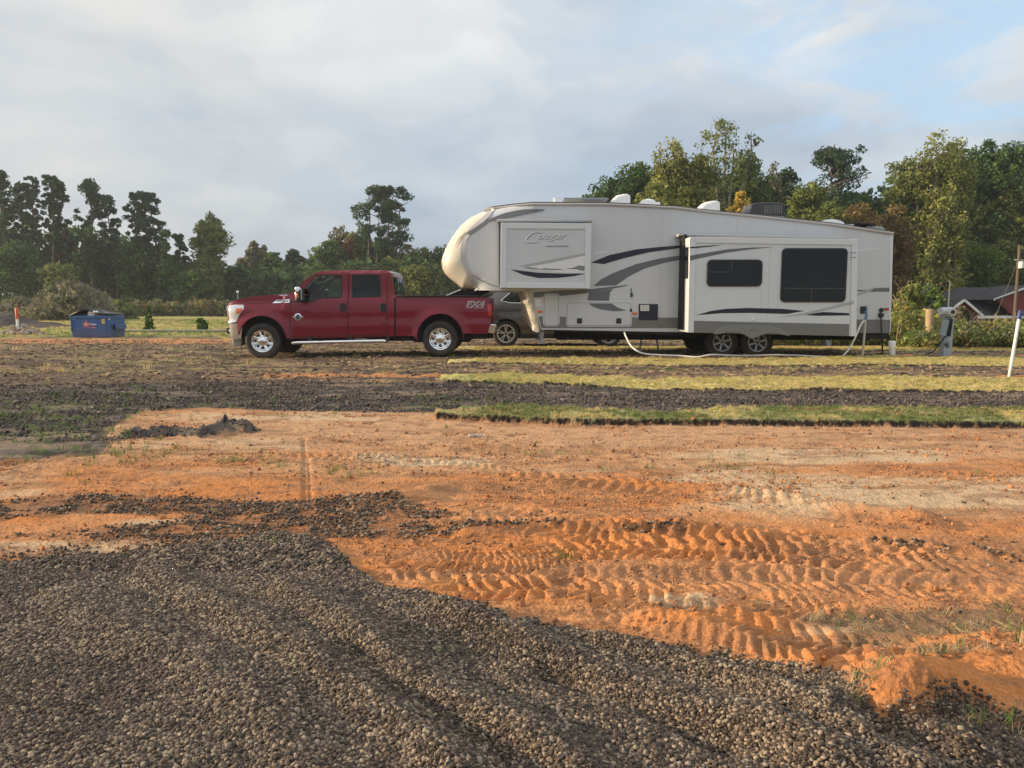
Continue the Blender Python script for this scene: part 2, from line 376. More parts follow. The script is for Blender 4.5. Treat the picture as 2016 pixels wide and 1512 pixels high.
def ground_eval(X, Y):
    """relief and colour of the ground, arrays in, (z, rgb, masks) out"""
    X = np.asarray(X, float); Y = np.asarray(Y, float)
    px, py = gpix(X, Y); front = Y > .8
    px = np.clip(px, -900, 2900); py = np.where(front, py, 1900.)
    mpp = np.clip(Y, .8, 400)**2/(CH*FPX)*1.02          # metres of depth per pixel row
    n_lo = fbm(X*.9, Y*.9, 4, 11); n_md = fbm(X*3.1, Y*3.1, 4, 21); n_hi = fbm(X*14, Y*14, 4, 31); n_f = fbm(X*45, Y*45, 3, 41)
    wob = (n_md-.5)*.5 + (n_hi-.5)*.18
    wobn = (n_md-.5)*.25*np.clip(Y/4, .5, 2) + (n_hi-.5)*.1
    def below(edge): return (py-E(px, edge))*mpp         # metres nearer than the edge
    # ---- masks
    g_solid = sstep(-.03, .05, below(GRAV_SOLID) + wobn*.8)
    g_sparse = sstep(-.05, .05, below(GRAV_TOP) + wobn)*sstep(.40, .56, fbm(X*1.6+3, Y*2.6, 4, 51)*.7+.12 + .30*np.exp(-((py-994)/13)**2)*(px < 640) + .34*np.exp(-np.abs((px-680)/165)**3-np.abs((py-1022)/42)**3)
              - .16*np.exp(-((px-240)/260)**2-((py-1026)/14)**2) - .10*np.exp(-((px-150)/230)**2-((py-1075)/16)**2) - .12*sstep(800, 900, px) - .30*sstep(1050, 1066, py)*sstep(600, 660, px))
    def streak(line, hw):
        D, S, T = line_st(X, Y, world_line(line)); return np.exp(-(D/hw)**2)
    g_str = sstep(.35, .75, streak([(915,1042),(1050,1035),(1180,1048),(1330,1052)], .07) + .8*streak([(1730,1075),(1850,1090),(2150,1118)], .06)
                  + .5*streak([(700,1050),(860,1050),(960,1040)], .16) + (n_hi-.5)*1.4)
    cl = fbm(X*2.2+5, Y*2.2, 3, 77)
    grav = np.clip(np.maximum(np.maximum(g_solid, g_sparse*.9), g_str*.8), 0, 1)
    mul = sstep(-.12, .12, -below(MUL_F)+wob*.5+(fbm(X*1.3+5, Y*1.3, 3, 421)-.5)*1.6*sstep(560, 300, px))*sstep(-.12, .12, below(MUL_B)+wob*.4)
    D, S, T = line_st(X, Y, world_line([(200,868),(340,852),(400,856),(440,846),(485,848)])); mul = np.maximum(mul, sstep(.17, .07, D+(n_hi-.5)*.1))
    sod = np.zeros(X.shape); sodtint = np.zeros(X.shape)
    for bk, fr, st, ti in SODS:
        m = sstep(-.03, .05, below(bk)+(n_hi-.5)*.12)*sstep(-.03, .05, -below(fr)+(n_hi-.5)*.14)*(px > st-(n_hi-.5)*40)
        sod = np.maximum(sod, m); sodtint = np.where(m > .3, ti, sodtint)
    clay = sstep(-.1, .1, below(MUL_F)+wob*.4)
    # ---- height
    z = base_h(X, Y)
    fade = np.clip(1.6-Y/22, .25, 1)
    zc = .014*(n_md-.5) + .012*(fbm(X*7, Y*7, 4, 61)-.5) + .010*(n_hi-.5) + .008*(n_f-.5)
    for line, hw, amp, sp, skew in TRACKS:
        sp = sp*.52
        wl = world_line(line); D, S, T = line_st(X, Y, wl); jit = (fbm(X*3, Y*3, 3, 71)-.5)*.16
        env = sstep(hw*1.0, hw*.72, D)*(.35+.9*sstep(.3, .6, fbm(X*1.7, Y*1.7, 2, 81)))
        ph = (S + .35*skew*np.abs(T) + jit)/sp*2*math.pi
        ph = ph+math.pi*(T > 0); lug = np.tanh(2.2*np.sin(ph)+.9*(n_hi-.5)*2)*sstep(0, .02, np.abs(T))
        amp = amp*.56; zc = zc + amp*env*(.5*lug-.15)*(.5+fbm(X*9, Y*9, 2, 73)) + amp*.8*np.exp(-((D-hw*1.15)/(.04+hw*.15))**2)*(n_md+.1)
    for line, hw, amp in RUTS:
        D, S, T = line_st(X, Y, world_line(line)); zc = zc + amp*np.exp(-(D/hw)**2)*(.4+1.2*n_md)
    zc = zc*sstep(-.1, .3, below(MUL_F)+.2)
    zg = .012*(n_hi-.5) + .05*(n_lo-.5)
    for line, hw, amp in RIDGES+FURR:
        D, S, T = line_st(X, Y, world_line(line)); aa = amp*1.12*(.5+.95*fbm(X*2.3, Y*2.3, 2, 91))
        zg = zg + aa*np.exp(-(D/np.where(T > 0, hw*.75, hw*1.25))**2)
    zg = zg + .018
    zr = .10*(fbm(X*2.4, Y*4.5, 4, 101)-.5)*fade + .03*(n_hi-.5)      # rough brown soil with clods
    zm = .045*(fbm(X*1.3, Y*5.0, 4, 111)-.5) + .022*(n_hi-.5)
    far = sstep(24, 30, Y)
    rough = (1-clay)*(1-mul)
    z = z + clay*(1-g_solid)*zc + g_solid*zg*sstep(0, .25, below(GRAV_SOLID)+.05) + rough*zr*(1-far*.6) + mul*zm
    D, S, T = line_st(X, Y, MOUND); mo = np.exp(-(D/.28)**2)
    z = z + mo*(.07+.09*fbm(X*3, Y*3, 3, 121)+.02*(n_hi-.5))*(1-.5*g_solid)
    bx, by = G(1800, 1425); bq = np.exp(-((X-bx)/.16)**2-((Y-by)/.12)**2); z = z + bq*(.05+.03*n_hi)
    # trench-like dark hollow left of mound
    z = z + sod*(.065+.02*(n_hi-.5)) - .03*sod*rough
    # ---- colour (albedo)
    def C(*c): return np.array(c)[None, :]
    def mixc(a, b, t): return a*(1-t[:, None]) + b*t[:, None]
    sh = X.shape; n_lo_, n_md_, n_hi_, n_f_ = [a.ravel() for a in (n_lo, n_md, n_hi, n_f)]
    pxr, pyr, Xr, Yr = px.ravel(), py.ravel(), X.ravel(), Y.ravel()
    clayc = mixc(C(.50, .215, .082), C(.52, .275, .135), sstep(.42, .62, fbm(Xr*.8+2, Yr*2.0, 4, 131)))
    pinkt = sstep(.0, 1., np.exp(-((pyr-850)/50)**2)*.95 + (n_md_-.5)*.8)
    clayc = mixc(clayc, C(.52, .195, .062), sstep(930, 1010, pyr+(n_md_-.5)*60)*.5)
    clayc = mixc(clayc, C(.52, .30, .165), pinkt)
    pale = np.zeros(len(Xr))
    for a, b, rx, ry, q in [(1650,897,330,16,1.),(1800,975,480,42,.95),(1500,940,260,26,.7),(860,907,170,12,.95),(560,820,300,10,.8),(110,966,180,18,.7),(1340,1185,75,13,1.2),(1640,1238,140,22,.75),(150,1078,220,16,.9),(250,1028,160,8,.5),(60,940,140,20,.5),(400,880,300,18,.6),(1100,925,160,8,.5)]:
        pale = np.maximum(pale, q*np.exp(-np.abs((pxr-a)/rx)**2.6-np.abs((pyr-b)/ry)**2.6))
    clayc = mixc(clayc, C(.56, .405, .25), np.clip(sstep(.25, .8, pale+(fbm(Xr*2.5, Yr*4, 4, 141)-.5)*.9), 0, 1)*.9)
    deep = np.zeros(len(Xr))
    for a, b, rx, ry, q in [(180,945,130,34,1.1),(520,975,220,28,1.),(1150,985,280,22,.9),(900,1090,300,30,.7),(1480,1230,200,40,1.),(1300,1060,500,50,.7),(1000,1170,260,30,.9),(1750,1330,250,40,.8),(1870,1400,190,60,1.6),(1790,1430,80,30,1.5),(1250,960,150,12,1.),(40,1022,80,10,1.2)]:
        deep = np.maximum(deep, q*np.exp(-np.abs((pxr-a)/rx)**2.4-np.abs((pyr-b)/ry)**2.4))
    clayc = mixc(clayc, C(.52, .20, .064), sstep(.3, .9, deep+(n_md_-.5)*.9)*.9)
    th = np.exp(-np.abs((pxr-1900)/330)**2.2-np.abs((pyr-1250)/62)**2.2)
    th = sstep(.3, .65, th+(fbm(Xr*5, Yr*7, 4, 151)-.5)*1.3)
    clayc = mixc(clayc, C(.17, .115, .07), th*.85)
    dk = sstep(.60, .72, fbm(Xr*4.5, Yr*9, 4, 161)); clayc = mixc(clayc, C(.22, .11, .06), dk*.55)
    st = sstep(.57, .68, fbm(Xr*1.5+8, Yr*9.0, 3, 231)); clayc = mixc(clayc, C(.33, .17, .09), st*.55)
    clayc = clayc*(.80+.30*n_hi_+.16*n_f_)[:, None]
    soil = mixc(C(.145, .098, .07), C(.28, .185, .115), sstep(.4, .65, fbm(Xr*1.5, Yr*3, 4, 171)))
    soil = mixc(soil, C(.085, .065, .055), sstep(.5, .66, fbm(Xr*.8+4, Yr*3.5, 4, 181))*.9)
    soil = mixc(soil, C(.36, .33, .10), sstep(.53, .66, fbm(Xr*1.1+7, Yr*3.0, 4, 191))*np.where(pyr < 735, .38, .10))
    org = np.exp(-((pyr-672)/6)**2)*(pxr < 700)+ .8*np.exp(-((pyr-742)/5)**2)*(pxr > 520)*(pxr < 900)
    soil = mixc(soil, C(.50, .23, .10), sstep(.3, .8, org+(n_md_-.5)*.9))
    field = mixc(C(.42, .36, .12), C(.27, .28, .085), sstep(.38, .62, fbm(Xr*.25, Yr*.6, 4, 201)))
    field = mixc(field, C(.47, .30, .16), sstep(.60, .70, fbm(Xr*.4+9, Yr*1.3, 3, 211))*.7)
    soil = mixc(soil, field, sstep(668, 656, pyr+(n_md_-.5)*14)*np.where(Yr > .8, 1, 0))
    mulc = mixc(C(.065, .056, .053), C(.15, .12, .10), sstep(.35, .7, fbm(Xr*4, Yr*7, 4, 221)))
    mulc = mixc(mulc, C(.13, .15, .045), sstep(.54, .66, fbm(Xr*2+3, Yr*3, 4, 241))*np.where(pxr < 260, .7, .0))
    mulc = mulc*(.75+.5*n_f_)[:, None]
    c = mixc(soil*(.72+.35*n_hi_+.2*n_f_)[:, None], clayc, clay.ravel())
    mulc = mixc(mulc, C(.27, .20, .14), sstep(.55, .68, fbm(Xr*.9+2, Yr*3.2, 4, 261))*.75)
    c = mixc(c, mulc, mul.ravel())
    gb = mixc(C(.10, .075, .06), C(.07, .06, .052), n_md_)
    c = mixc(c, gb, np.maximum(g_solid.ravel()*.95, grav.ravel()*.45))
    sodr = sod.ravel(); sg = mixc(C(.20, .225, .075), C(.37, .33, .15), sstep(.35, .65, fbm(Xr*1.3, Yr*2, 3, 251)))
    sy = mixc(C(.60, .50, .20), C(.50, .38, .18), sstep(.4, .6, n_md_))
    sy = mixc(sy, C(.30, .33, .09), (sstep(1300, 1000, pxr)*(np.abs(pyr-752) < 18)*.7)*n_lo_*1.4)
    sg = mixc(sg, sy, sodtint.ravel().astype(float))*(.7+.6*n_f_)[:, None]
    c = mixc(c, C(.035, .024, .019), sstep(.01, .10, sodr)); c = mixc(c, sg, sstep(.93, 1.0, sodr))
    return z, np.clip(c, .01, .9), dict(px=px, py=py, grav=grav, gs=g_solid, mul=mul, sod=sod, tint=sodtint, clay=clay, th=th.reshape(sh), rough=rough, mo=mo)
def build_ground():
    rs = [.25]
    while rs[-1] < 24: rs.append(rs[-1]*1.0035 if rs[-1] > 1.2 else rs[-1]*1.03)
    while rs[-1] < 900: rs.append(rs[-1]*1.025)
    rs = np.array(rs)
    dense = np.linspace(R(-52), R(52), 940)
    rest = np.linspace(R(52), R(360-52), 150)[1:-1]
    th = np.concatenate([dense, rest]); m = len(th); n = len(rs)
    X = (rs[:, None]*np.sin(th)[None]); Y = (rs[:, None]*np.cos(th)[None])
    z, c, _ = ground_eval(X.ravel(), Y.ravel())
    V = np.stack([X.ravel(), Y.ravel(), z], 1)
    V = np.vstack([V, [[0, 0, float(z[:m].mean())]]]); c = np.vstack([c, c[0:1]])
    i = np.arange(n-1)[:, None]*m; j = np.arange(m)[None]; j2 = (j+1) % m
    quads = np.stack([i+j, i+j2, i+m+j2, i+m+j], 2).reshape(-1, 4)
    tris = np.stack([np.full(m, n*m), (np.arange(m)+1) % m, np.arange(m)], 1)
    me = bpy.data.meshes.new('ground'); me.vertices.add(len(V)); me.vertices.foreach_set('co', V.ravel())
    nl = quads.size+tris.size; me.loops.add(nl); me.loops.foreach_set('vertex_index', np.concatenate([quads.ravel(), tris.ravel()]))
    me.polygons.add(len(quads)+len(tris))
    ls = np.concatenate([np.arange(len(quads))*4, quads.size+np.arange(len(tris))*3])
    me.polygons.foreach_set('loop_start', ls)
    me.polygons.foreach_set('loop_total', np.concatenate([np.full(len(quads), 4), np.full(len(tris), 3)]))
    me.polygons.foreach_set('use_smooth', np.ones(len(ls), bool)); me.update(calc_edges=True)
    if me.polygons[5].normal.z < 0: me.flip_normals()
    a = me.color_attributes.new('Col', 'FLOAT_COLOR', 'POINT'); a.data.foreach_set('color', np.hstack([c, np.ones((len(c), 1))]).ravel())
    m_ = mat('earth', (.4, .2, .1), rough=.92, spec=.15, attr=True, var=.24, vscale=75, bump=.014, bscale=60)
    me.materials.append(m_)
    o = cat_obj('ground', me); tag(o, 'orange clay and brown soil lot with tyre tracks and strips of new sod', kind='structure')
    return o
build_ground()
# ---------------------------------------------------------------- scattered stuff on the ground (instanced)
PROTO = {}
def protos(name, objs):
    col = bpy.data.collections.new(name)
    for o in objs:
        for c in list(o.users_collection): c.objects.unlink(o)
        col.objects.link(o)
    PROTO[name] = col; return col
def scatter(name, col, pts, rot, scl, idx, label, cat=None):
    me = bpy.data.meshes.new(name); me.vertices.add(len(pts)); me.vertices.foreach_set('co', np.asarray(pts, float).ravel())
    a = me.attributes.new('rot', 'FLOAT_VECTOR', 'POINT'); a.data.foreach_set('vector', np.asarray(rot, float).ravel())
    a = me.attributes.new('scl', 'FLOAT_VECTOR', 'POINT'); a.data.foreach_set('vector', np.asarray(scl, float).ravel())
    a = me.attributes.new('idx', 'INT', 'POINT'); a.data.foreach_set('value', np.asarray(idx, np.int32))
    o = cat_obj(name, me)
    ng = bpy.data.node_groups.new(name, 'GeometryNodeTree')
    ng.interface.new_socket('Geometry', in_out='INPUT', socket_type='NodeSocketGeometry'); ng.interface.new_socket('Geometry', in_out='OUTPUT', socket_type='NodeSocketGeometry')
    N, L = ng.nodes, ng.links; gi = N.new('NodeGroupInput'); go = N.new('NodeGroupOutput')
    ip = N.new('GeometryNodeInstanceOnPoints'); ci = N.new('GeometryNodeCollectionInfo'); ci.inputs['Collection'].default_value = col
    ci.inputs['Separate Children'].default_value = True; ci.inputs['Reset Children'].default_value = True
    def na(nm, ty): n = N.new('GeometryNodeInputNamedAttribute'); n.data_type = ty; n.inputs[0].default_value = nm; return n.outputs[0]
    er = N.new('FunctionNodeEulerToRotation'); L.new(na('rot', 'FLOAT_VECTOR'), er.inputs[0])
    L.new(gi.outputs[0], ip.inputs['Points']); L.new(ci.outputs[0], ip.inputs['Instance']); ip.inputs['Pick Instance'].default_value = True
    L.new(na('idx', 'INT'), ip.inputs['Instance Index']); L.new(er.outputs[0], ip.inputs['Rotation']); L.new(na('scl', 'FLOAT_VECTOR'), ip.inputs['Scale'])
    L.new(ip.outputs[0], go.inputs[0])
    md = o.modifiers.new('scatter', 'NODES'); md.node_group = ng
    return tag(o, label, kind='stuff')
def rock_obj(name, m, seed, sub=2, rough=.25, flat=.75):
    bm = bmesh.new(); bmesh.ops.create_icosphere(bm, subdivisions=sub, radius=.5)
    for v in bm.verts:
        n = mnoise.noise(v.co*1.6+Vector((seed*7.7, seed*3.1, 0))); n2 = mnoise.noise(v.co*4+Vector((seed, 0, seed*5)))
        v.co *= 1+rough*1.6*n+rough*.4*n2; v.co.z *= flat
    me = bpy.data.meshes.new(name); bm.to_mesh(me); bm.free(); me.materials.append(m)
    me.polygons.foreach_set('use_smooth', [True]*len(me.polygons))
    return bpy.data.objects.new(name, me)
def blades_obj(name, m, n, h, w, spread, lean=.6, seed=0):
    rd = random.Random(seed); mb = MB()
    for i in range(n):
        a = rd.uniform(0, 6.28); r = spread*math.sqrt(rd.random()); x, y = r*math.cos(a), r*math.sin(a)
        b = rd.uniform(0, 6.28); hh = h*rd.uniform(.5, 1.2); ln = lean*rd.uniform(.1, 1)*hh
        dx, dy = math.cos(b), math.sin(b); ww = w*rd.uniform(.6, 1.3)
        sx, sy = -dy*ww/2, dx*ww/2
        mx, my = x+dx*ln*.35, y+dy*ln*.35; tx, ty = x+dx*ln, y+dy*ln
        mb.add([(x-sx, y-sy, 0), (x+sx, y+sy, 0), (mx+sx*.8, my+sy*.8, hh*.6), (mx-sx*.8, my-sy*.8, hh*.6), (tx, ty, hh)], [(0,1,2,3),(3,2,4)])
    me = bpy.data.meshes.new(name); me.from_pydata(mb.v, [], mb.f); me.materials.append(m)
    return bpy.data.objects.new(name, me)
def linked_first(objs):
    return objs
def var_mats(name, cols, rough=.85, spec=.25, transl=0, bump=0):
    return [mat(name+'_'+str(i), c, rough=rough, spec=spec, transl=transl, bump=bump, bscale=80) for i, c in enumerate(cols)]
def var_mat_unused(name, cols, rough=.85, spec=.25, transl=0, bump=0):
    m = mat(name, cols[0], rough=rough, spec=spec, transl=transl, bump=bump, bscale=80)
    nt = m.node_tree; N, L = nt.nodes, nt.links; oi = N.new('ShaderNodeObjectInfo'); r = N.new('ShaderNodeValToRGB'); e = r.color_ramp.elements
    while len(e) < len(cols): e.new(.5)
    for k, c in enumerate(cols): e[k].position = k/max(1, len(cols)-1); e[k].color = (*c, 1)
    L.new(oi.outputs['Random'], r.inputs[0]); L.new(r.outputs[0], N['Principled BSDF'].inputs['Base Color'])
    for n in N:
        if n.type == 'BSDF_TRANSLUCENT': L.new(r.outputs[0], n.inputs[0])
    return m
def cast(n, smin, smax, ymin, ymax, power=1.0):
    """random points in a fan seen by the camera, uniform per square metre"""
    Y = np.sqrt(rng.uniform(ymin**2, ymax**2, n)); X = Y*rng.uniform(smin, smax, n); return X, Y
def gravel():
    m = var_mats('river_stone', [(.055,.043,.036),(.11,.083,.062),(.22,.168,.118),(.07,.054,.043),(.34,.262,.182),(.13,.09,.063)], rough=.75, spec=.3)
    col = protos('stones', [rock_obj('stone', m[i % len(m)], i, 2, .24, .72) for i in range(12)])
    P_, R_, S_, I_ = [], [], [], []
    for (n, y0, y1, size, key) in [(680000, .8, 3.2, .0088, 'gs'), (320000, 3.2, 5.6, .0120, 'gs'), (240000, 2.6, 7.0, .0125, 'sp')]:
        X, Y = cast(n, -1.2 if y0 < 2 else -.95, 1.1 if y0 < 2 else .95, y0, y1)
        z, c, k = ground_eval(X, Y)
        prob = k['gs']*(1-k['mo']*.3) if key == 'gs' else np.clip(k['grav']-k['gs'], 0, 1)*.75*(fbm(X*6, Y*6, 3, 301) > .38) + .003*k['clay']
        keep = rng.random(n) < prob
        X, Y, z = X[keep], Y[keep], z[keep]; s = size*np.clip(rng.lognormal(0, .27, len(X)), .5, 1.6)
        P_.append(np.stack([X, Y, z+rng.uniform(-.1, .75, len(X))*s], 1)); R_.append(rng.uniform(-.6, .6, (len(X), 3))+np.stack([0*X, 0*X, rng.uniform(0, 6.28, len(X))], 1))
        S_.append(np.stack([s*1.15, s*rng.uniform(.8, 1.1, len(X)), s*rng.uniform(.8, 1.15, len(X))], 1)); dkp = fbm(X*1.4+2, Y*1.4, 3, 411) < .47; ii = rng.integers(0, 12, len(X)); ii = np.where(dkp & (rng.random(len(X)) < .55), np.array([0, 3, 1, 5])[rng.integers(0, 4, len(X))]+0*ii, ii); I_.append(ii)
    scatter('gravel', col, np.vstack(P_), np.vstack(R_), np.vstack(S_), np.concatenate(I_), 'brown grey pea gravel heaped in wheel ridges across the foreground')
    print('gravel', sum(map(len, P_)))
gravel()
def mulch():
    m = var_mats('mulch_chip', [(.06,.052,.05),(.11,.09,.078),(.045,.04,.04),(.18,.145,.12),(.09,.07,.06)], rough=.9)
    col = protos('chips', [rock_obj('chip', m[i], i+20, 1, .45, .6) for i in range(5)])
    n = 130000; X, Y = cast(n, -.85, .85, 6.4, 12.3); z, c, k = ground_eval(X, Y)
    keep = rng.random(n) < k['mul']*(1-k['sod'])*(.15+.75*sstep(.38, .55, fbm(X*1.5+6, Y*3.5, 3, 305))); X, Y, z = X[keep], Y[keep], z[keep]; s = .017*rng.lognormal(0, .45, len(X))
    scatter('mulch', col, np.stack([X, Y, z+.1*s], 1), rng.uniform(-3, 3, (len(X), 3)), np.stack([s*1.4, s, s*.8], 1), rng.integers(0, 5, len(X)), 'dark broken ground cover of gravel and mulch between the sod strips')
    # clods of clay and of brown soil
    mc = var_mats('clay_clod', [(.46,.19,.07),(.40,.20,.10),(.50,.24,.11),(.34,.15,.07),(.24,.13,.08)], rough=.95, spec=.1)
    col = protos('clods', [rock_obj('clod', mc[i], i+40, 2, .5, .7) for i in range(5)])
    n = 150000; X, Y = cast(n, -.85, .85, 2.2, 8.2); z, c, k = ground_eval(X, Y)
    pr = k['clay']*(1-k['gs'])*(.03+.55*sstep(.5, .68, fbm(X*1.8+4, Y*3.5, 3, 311)))
    keep = rng.random(n) < pr; X, Y, z = X[keep], Y[keep], z[keep]; s = .0062*rng.lognormal(0, .6, len(X)); s = np.minimum(s, .034)
    scatter('clay_crumbs', col, np.stack([X, Y, z+.1*s], 1), rng.uniform(-3, 3, (len(X), 3)), np.stack([s*1.2, s, s*.8], 1), rng.integers(0, 5, len(X)), 'crumbled orange clay lying on the churned clay ground')
    ms = var_mats('soil_clod', [(.14,.095,.065),(.22,.15,.10),(.30,.21,.14),(.08,.06,.05),(.38,.27,.17)], rough=.95, spec=.1)
    col = protos('soil_clods', [rock_obj('soil_clod', ms[i], i+60, 2, .5, .6) for i in range(5)])
    n = 80000; X, Y = cast(n, -.85, .85, 10.8, 25); z, c, k = ground_eval(X, Y)
    keep = rng.random(n) < k['rough']*(1-k['sod'])*(.2+.6*(fbm(X*1.2, Y*2.6, 3, 321) > .5)); X, Y, z = X[keep], Y[keep], z[keep]; s = np.minimum(.026*rng.lognormal(0, .55, len(X)), .09)
    scatter('soil_clods', col, np.stack([X, Y, z+.05*s], 1), rng.uniform(-.5, .5, (len(X), 3))+np.stack([0*X, 0*X, rng.uniform(0, 6, len(X))], 1), np.stack([s*1.4, s, s*.6], 1), rng.integers(0, 5, len(X)), 'rough brown soil broken into lumps in front of the vehicles')
mulch()
def grass():
    g1 = var_mats('sod_green', [(.15,.20,.06),(.24,.26,.09),(.38,.34,.17),(.13,.17,.05)], transl=.3)
    g2 = var_mats('sod_yellow', [(.62,.51,.22),(.52,.46,.18),(.66,.52,.27),(.42,.40,.14)], transl=.3)
    g3 = var_mats('weed_green', [(.10,.19,.04),(.16,.24,.06),(.24,.28,.08)], transl=.3)
    g4 = var_mats('straw', [(.50,.40,.22),(.38,.29,.16),(.26,.19,.11),(.58,.47,.28)], transl=.1)
    A = protos('blade_tufts', [blades_obj('tuft', g1[i], 16, .036, .004, .035, 1.0, i) for i in range(4)] + [blades_obj('tuft', g2[i], 16, .036, .005, .04, 1.0, i+9) for i in range(4)])
    n = 60000; X, Y = cast(n, -.05, .85, 7.2, 20.5); z, c, k = ground_eval(X, Y)
    keep = (k['sod'] > .97) & (rng.random(n) < 1.0); X, Y, z, t = X[keep], Y[keep], z[keep], k['tint'][keep]
    s = rng.uniform(.6, 1.2, len(X)); dry = fbm(X*1.3, Y*2, 3, 251) > .62
    idx = np.where((t > .5) | dry, 4, 0)+rng.integers(0, 4, len(X))
    scatter('sod_grass', A, np.stack([X, Y, z-.005], 1), np.stack([0*X, 0*X, rng.uniform(0, 6.28, len(X))], 1), np.stack([s, s, s], 1), idx, 'grass of the long sod strips laid across the lot')
    # field grass beyond, left and under the trailer
    B = protos('field_tufts', [blades_obj('ftuft', g2[i], 14, .12, .012, .10, .7, i+30) for i in range(3)] + [blades_obj('ftuft', g3[i], 14, .12, .012, .10, .7, i+50) for i in range(3)])
    n = 46000; X, Y = cast(n, -.85, .85, 12.5, 62); z, c, k = ground_eval(X, Y)
    grn = fbm(X*.5, Y*1.2, 3, 331)
    pr = np.where(k['py'] < 664, .55, .07*(fbm(X*1.1+7, Y*3.0, 4, 191) > .54))*(1-k['mul'])*(1-k['sod'])
    keep = rng.random(n) < pr; X, Y, z, grn = X[keep], Y[keep], z[keep], grn[keep]; s = rng.uniform(.4, 1.1, len(X))
    scatter('field_grass', B, np.stack([X, Y, z-.01], 1), np.stack([0*X, 0*X, rng.uniform(0, 6.28, len(X))], 1), np.stack([s, s, s], 1), np.where(grn > .52, 3, 0)+rng.integers(0, 3, len(X)), 'short yellow green grass of the field and the soil around the vehicles')
    # weeds on clay and straw bits
    Wd = protos('weed_tufts', [blades_obj('weed', g3[i % 3], 12, .05, .004, .04, 1.2, i+70) for i in range(4)])
    n = 26000; X, Y = cast(n, -.85, .85, 2.4, 12); z, c, k = ground_eval(X, Y); px, py = k['px'], k['py']
    pr = .0015+0*X
    for a, b, rx, ry, q in [(200,895,190,12,.5),(450,905,90,8,.3),(510,915,40,8,.5),(60,840,160,45,.35),(1080,890,60,7,.45),(830,800,30,12,.5),(900,790,100,12,.12),(100,935,90,16,.2),(1400,920,140,14,.15),(430,1015,25,10,.25),(1430,905,60,8,.2),(650,930,90,10,.15),(1670,1330,20,12,.5),(330,790,200,30,.1)]:
        pr = np.maximum(pr, q*np.exp(-((px-a)/rx)**2-((py-b)/ry)**2))
    keep = rng.random(n) < pr; X, Y, z = X[keep], Y[keep], z[keep]; s = rng.uniform(.4, 1.3, len(X))
    scatter('weeds', Wd, np.stack([X, Y, z-.004], 1), np.stack([0*X, 0*X, rng.uniform(0, 6.28, len(X))], 1), np.stack([s, s, s], 1), rng.integers(0, 4, len(X)), 'small green weeds sprouting in the clay')
    def straw_obj(i):
        rd = random.Random(i+200); p = [Vector((0, 0, 0))]; a = rd.uniform(-.4, .4)
        for k in range(3): a += rd.uniform(-.35, .35); p.append(p[-1]+Vector((.33*math.cos(a), .33*math.sin(a), rd.uniform(-.02, .06))))
        mb = MB(); mb.tube(p, .013, 4); me = bpy.data.meshes.new('stalk'); me.from_pydata(mb.v, [], mb.f); me.materials.append(g4[i % 4]); return bpy.data.objects.new('stalk', me)
    St = protos('stalks', [straw_obj(i) for i in range(5)])
    n = 110000; X, Y = cast(n, -.85, .85, 1.6, 13); z, c, k = ground_eval(X, Y); px, py = k['px'], k['py']
    edge = np.exp(-((py-E(px, [(1600,1480),(1690,1440),(1720,1400),(1760,1370),(1860,1340),(2016,1300),(2400,1290)]))/18)**2)*(px > 1640)
    pr = .006 + .45*k['th'] + .75*edge + .05*k['rough'] + .06*k['mul']
    keep = rng.random(n) < pr; X, Y, z, e2 = X[keep], Y[keep], z[keep], edge[keep]; s = rng.uniform(.02, .075, len(X)); tilt = rng.uniform(-.15, .15, len(X))-e2*rng.uniform(0, .9, len(X))
    scatter('straw', St, np.stack([X, Y, z+.004], 1), np.stack([0*X, tilt, rng.uniform(0, 6.28, len(X))], 1), np.stack([s, s, s], 1), rng.integers(0, 5, len(X)), 'dry stalks strewn over the soil and along the clay mound')
    Dg = protos('dry_tufts', [blades_obj('dtuft', g4[i % 4], 20, .05, .0018, .03, 1.8, i+120) for i in range(5)]+[blades_obj('gtuft', g3[i % 3], 7, .06, .003, .02, 1.0, i+140) for i in range(2)])
    n = 24000; X, Y = cast(n, .2, .85, 1.7, 4.2); z, c, k = ground_eval(X, Y); px, py = k['px'], k['py']
    edge = np.exp(-((py-E(px, [(1600,1480),(1690,1440),(1715,1405),(1760,1375),(1860,1340),(2016,1310),(2400,1290)]))/13)**2)*(px > 1670)
    pr = .22*edge*(fbm(X*8, Y*8, 2, 401) > .47)+.02*k['th']+.35*np.exp(-((px-1700)/22)**2-((py-1420)/30)**2)+.25*np.exp(-((px-1960)/60)**2-((py-1475)/14)**2)
    keep = rng.random(n) < pr; X, Y, z = X[keep], Y[keep], z[keep]; s = rng.uniform(.4, 1.1, len(X))
    scatter('dry_grass', Dg, np.stack([X, Y, z-.004], 1), np.stack([0*X, 0*X, rng.uniform(0, 6.28, len(X))], 1), np.stack([s, s, s], 1), rng.integers(0, 7, len(X)), 'dead grass tufts around the clay mound at the lower right')
grass()
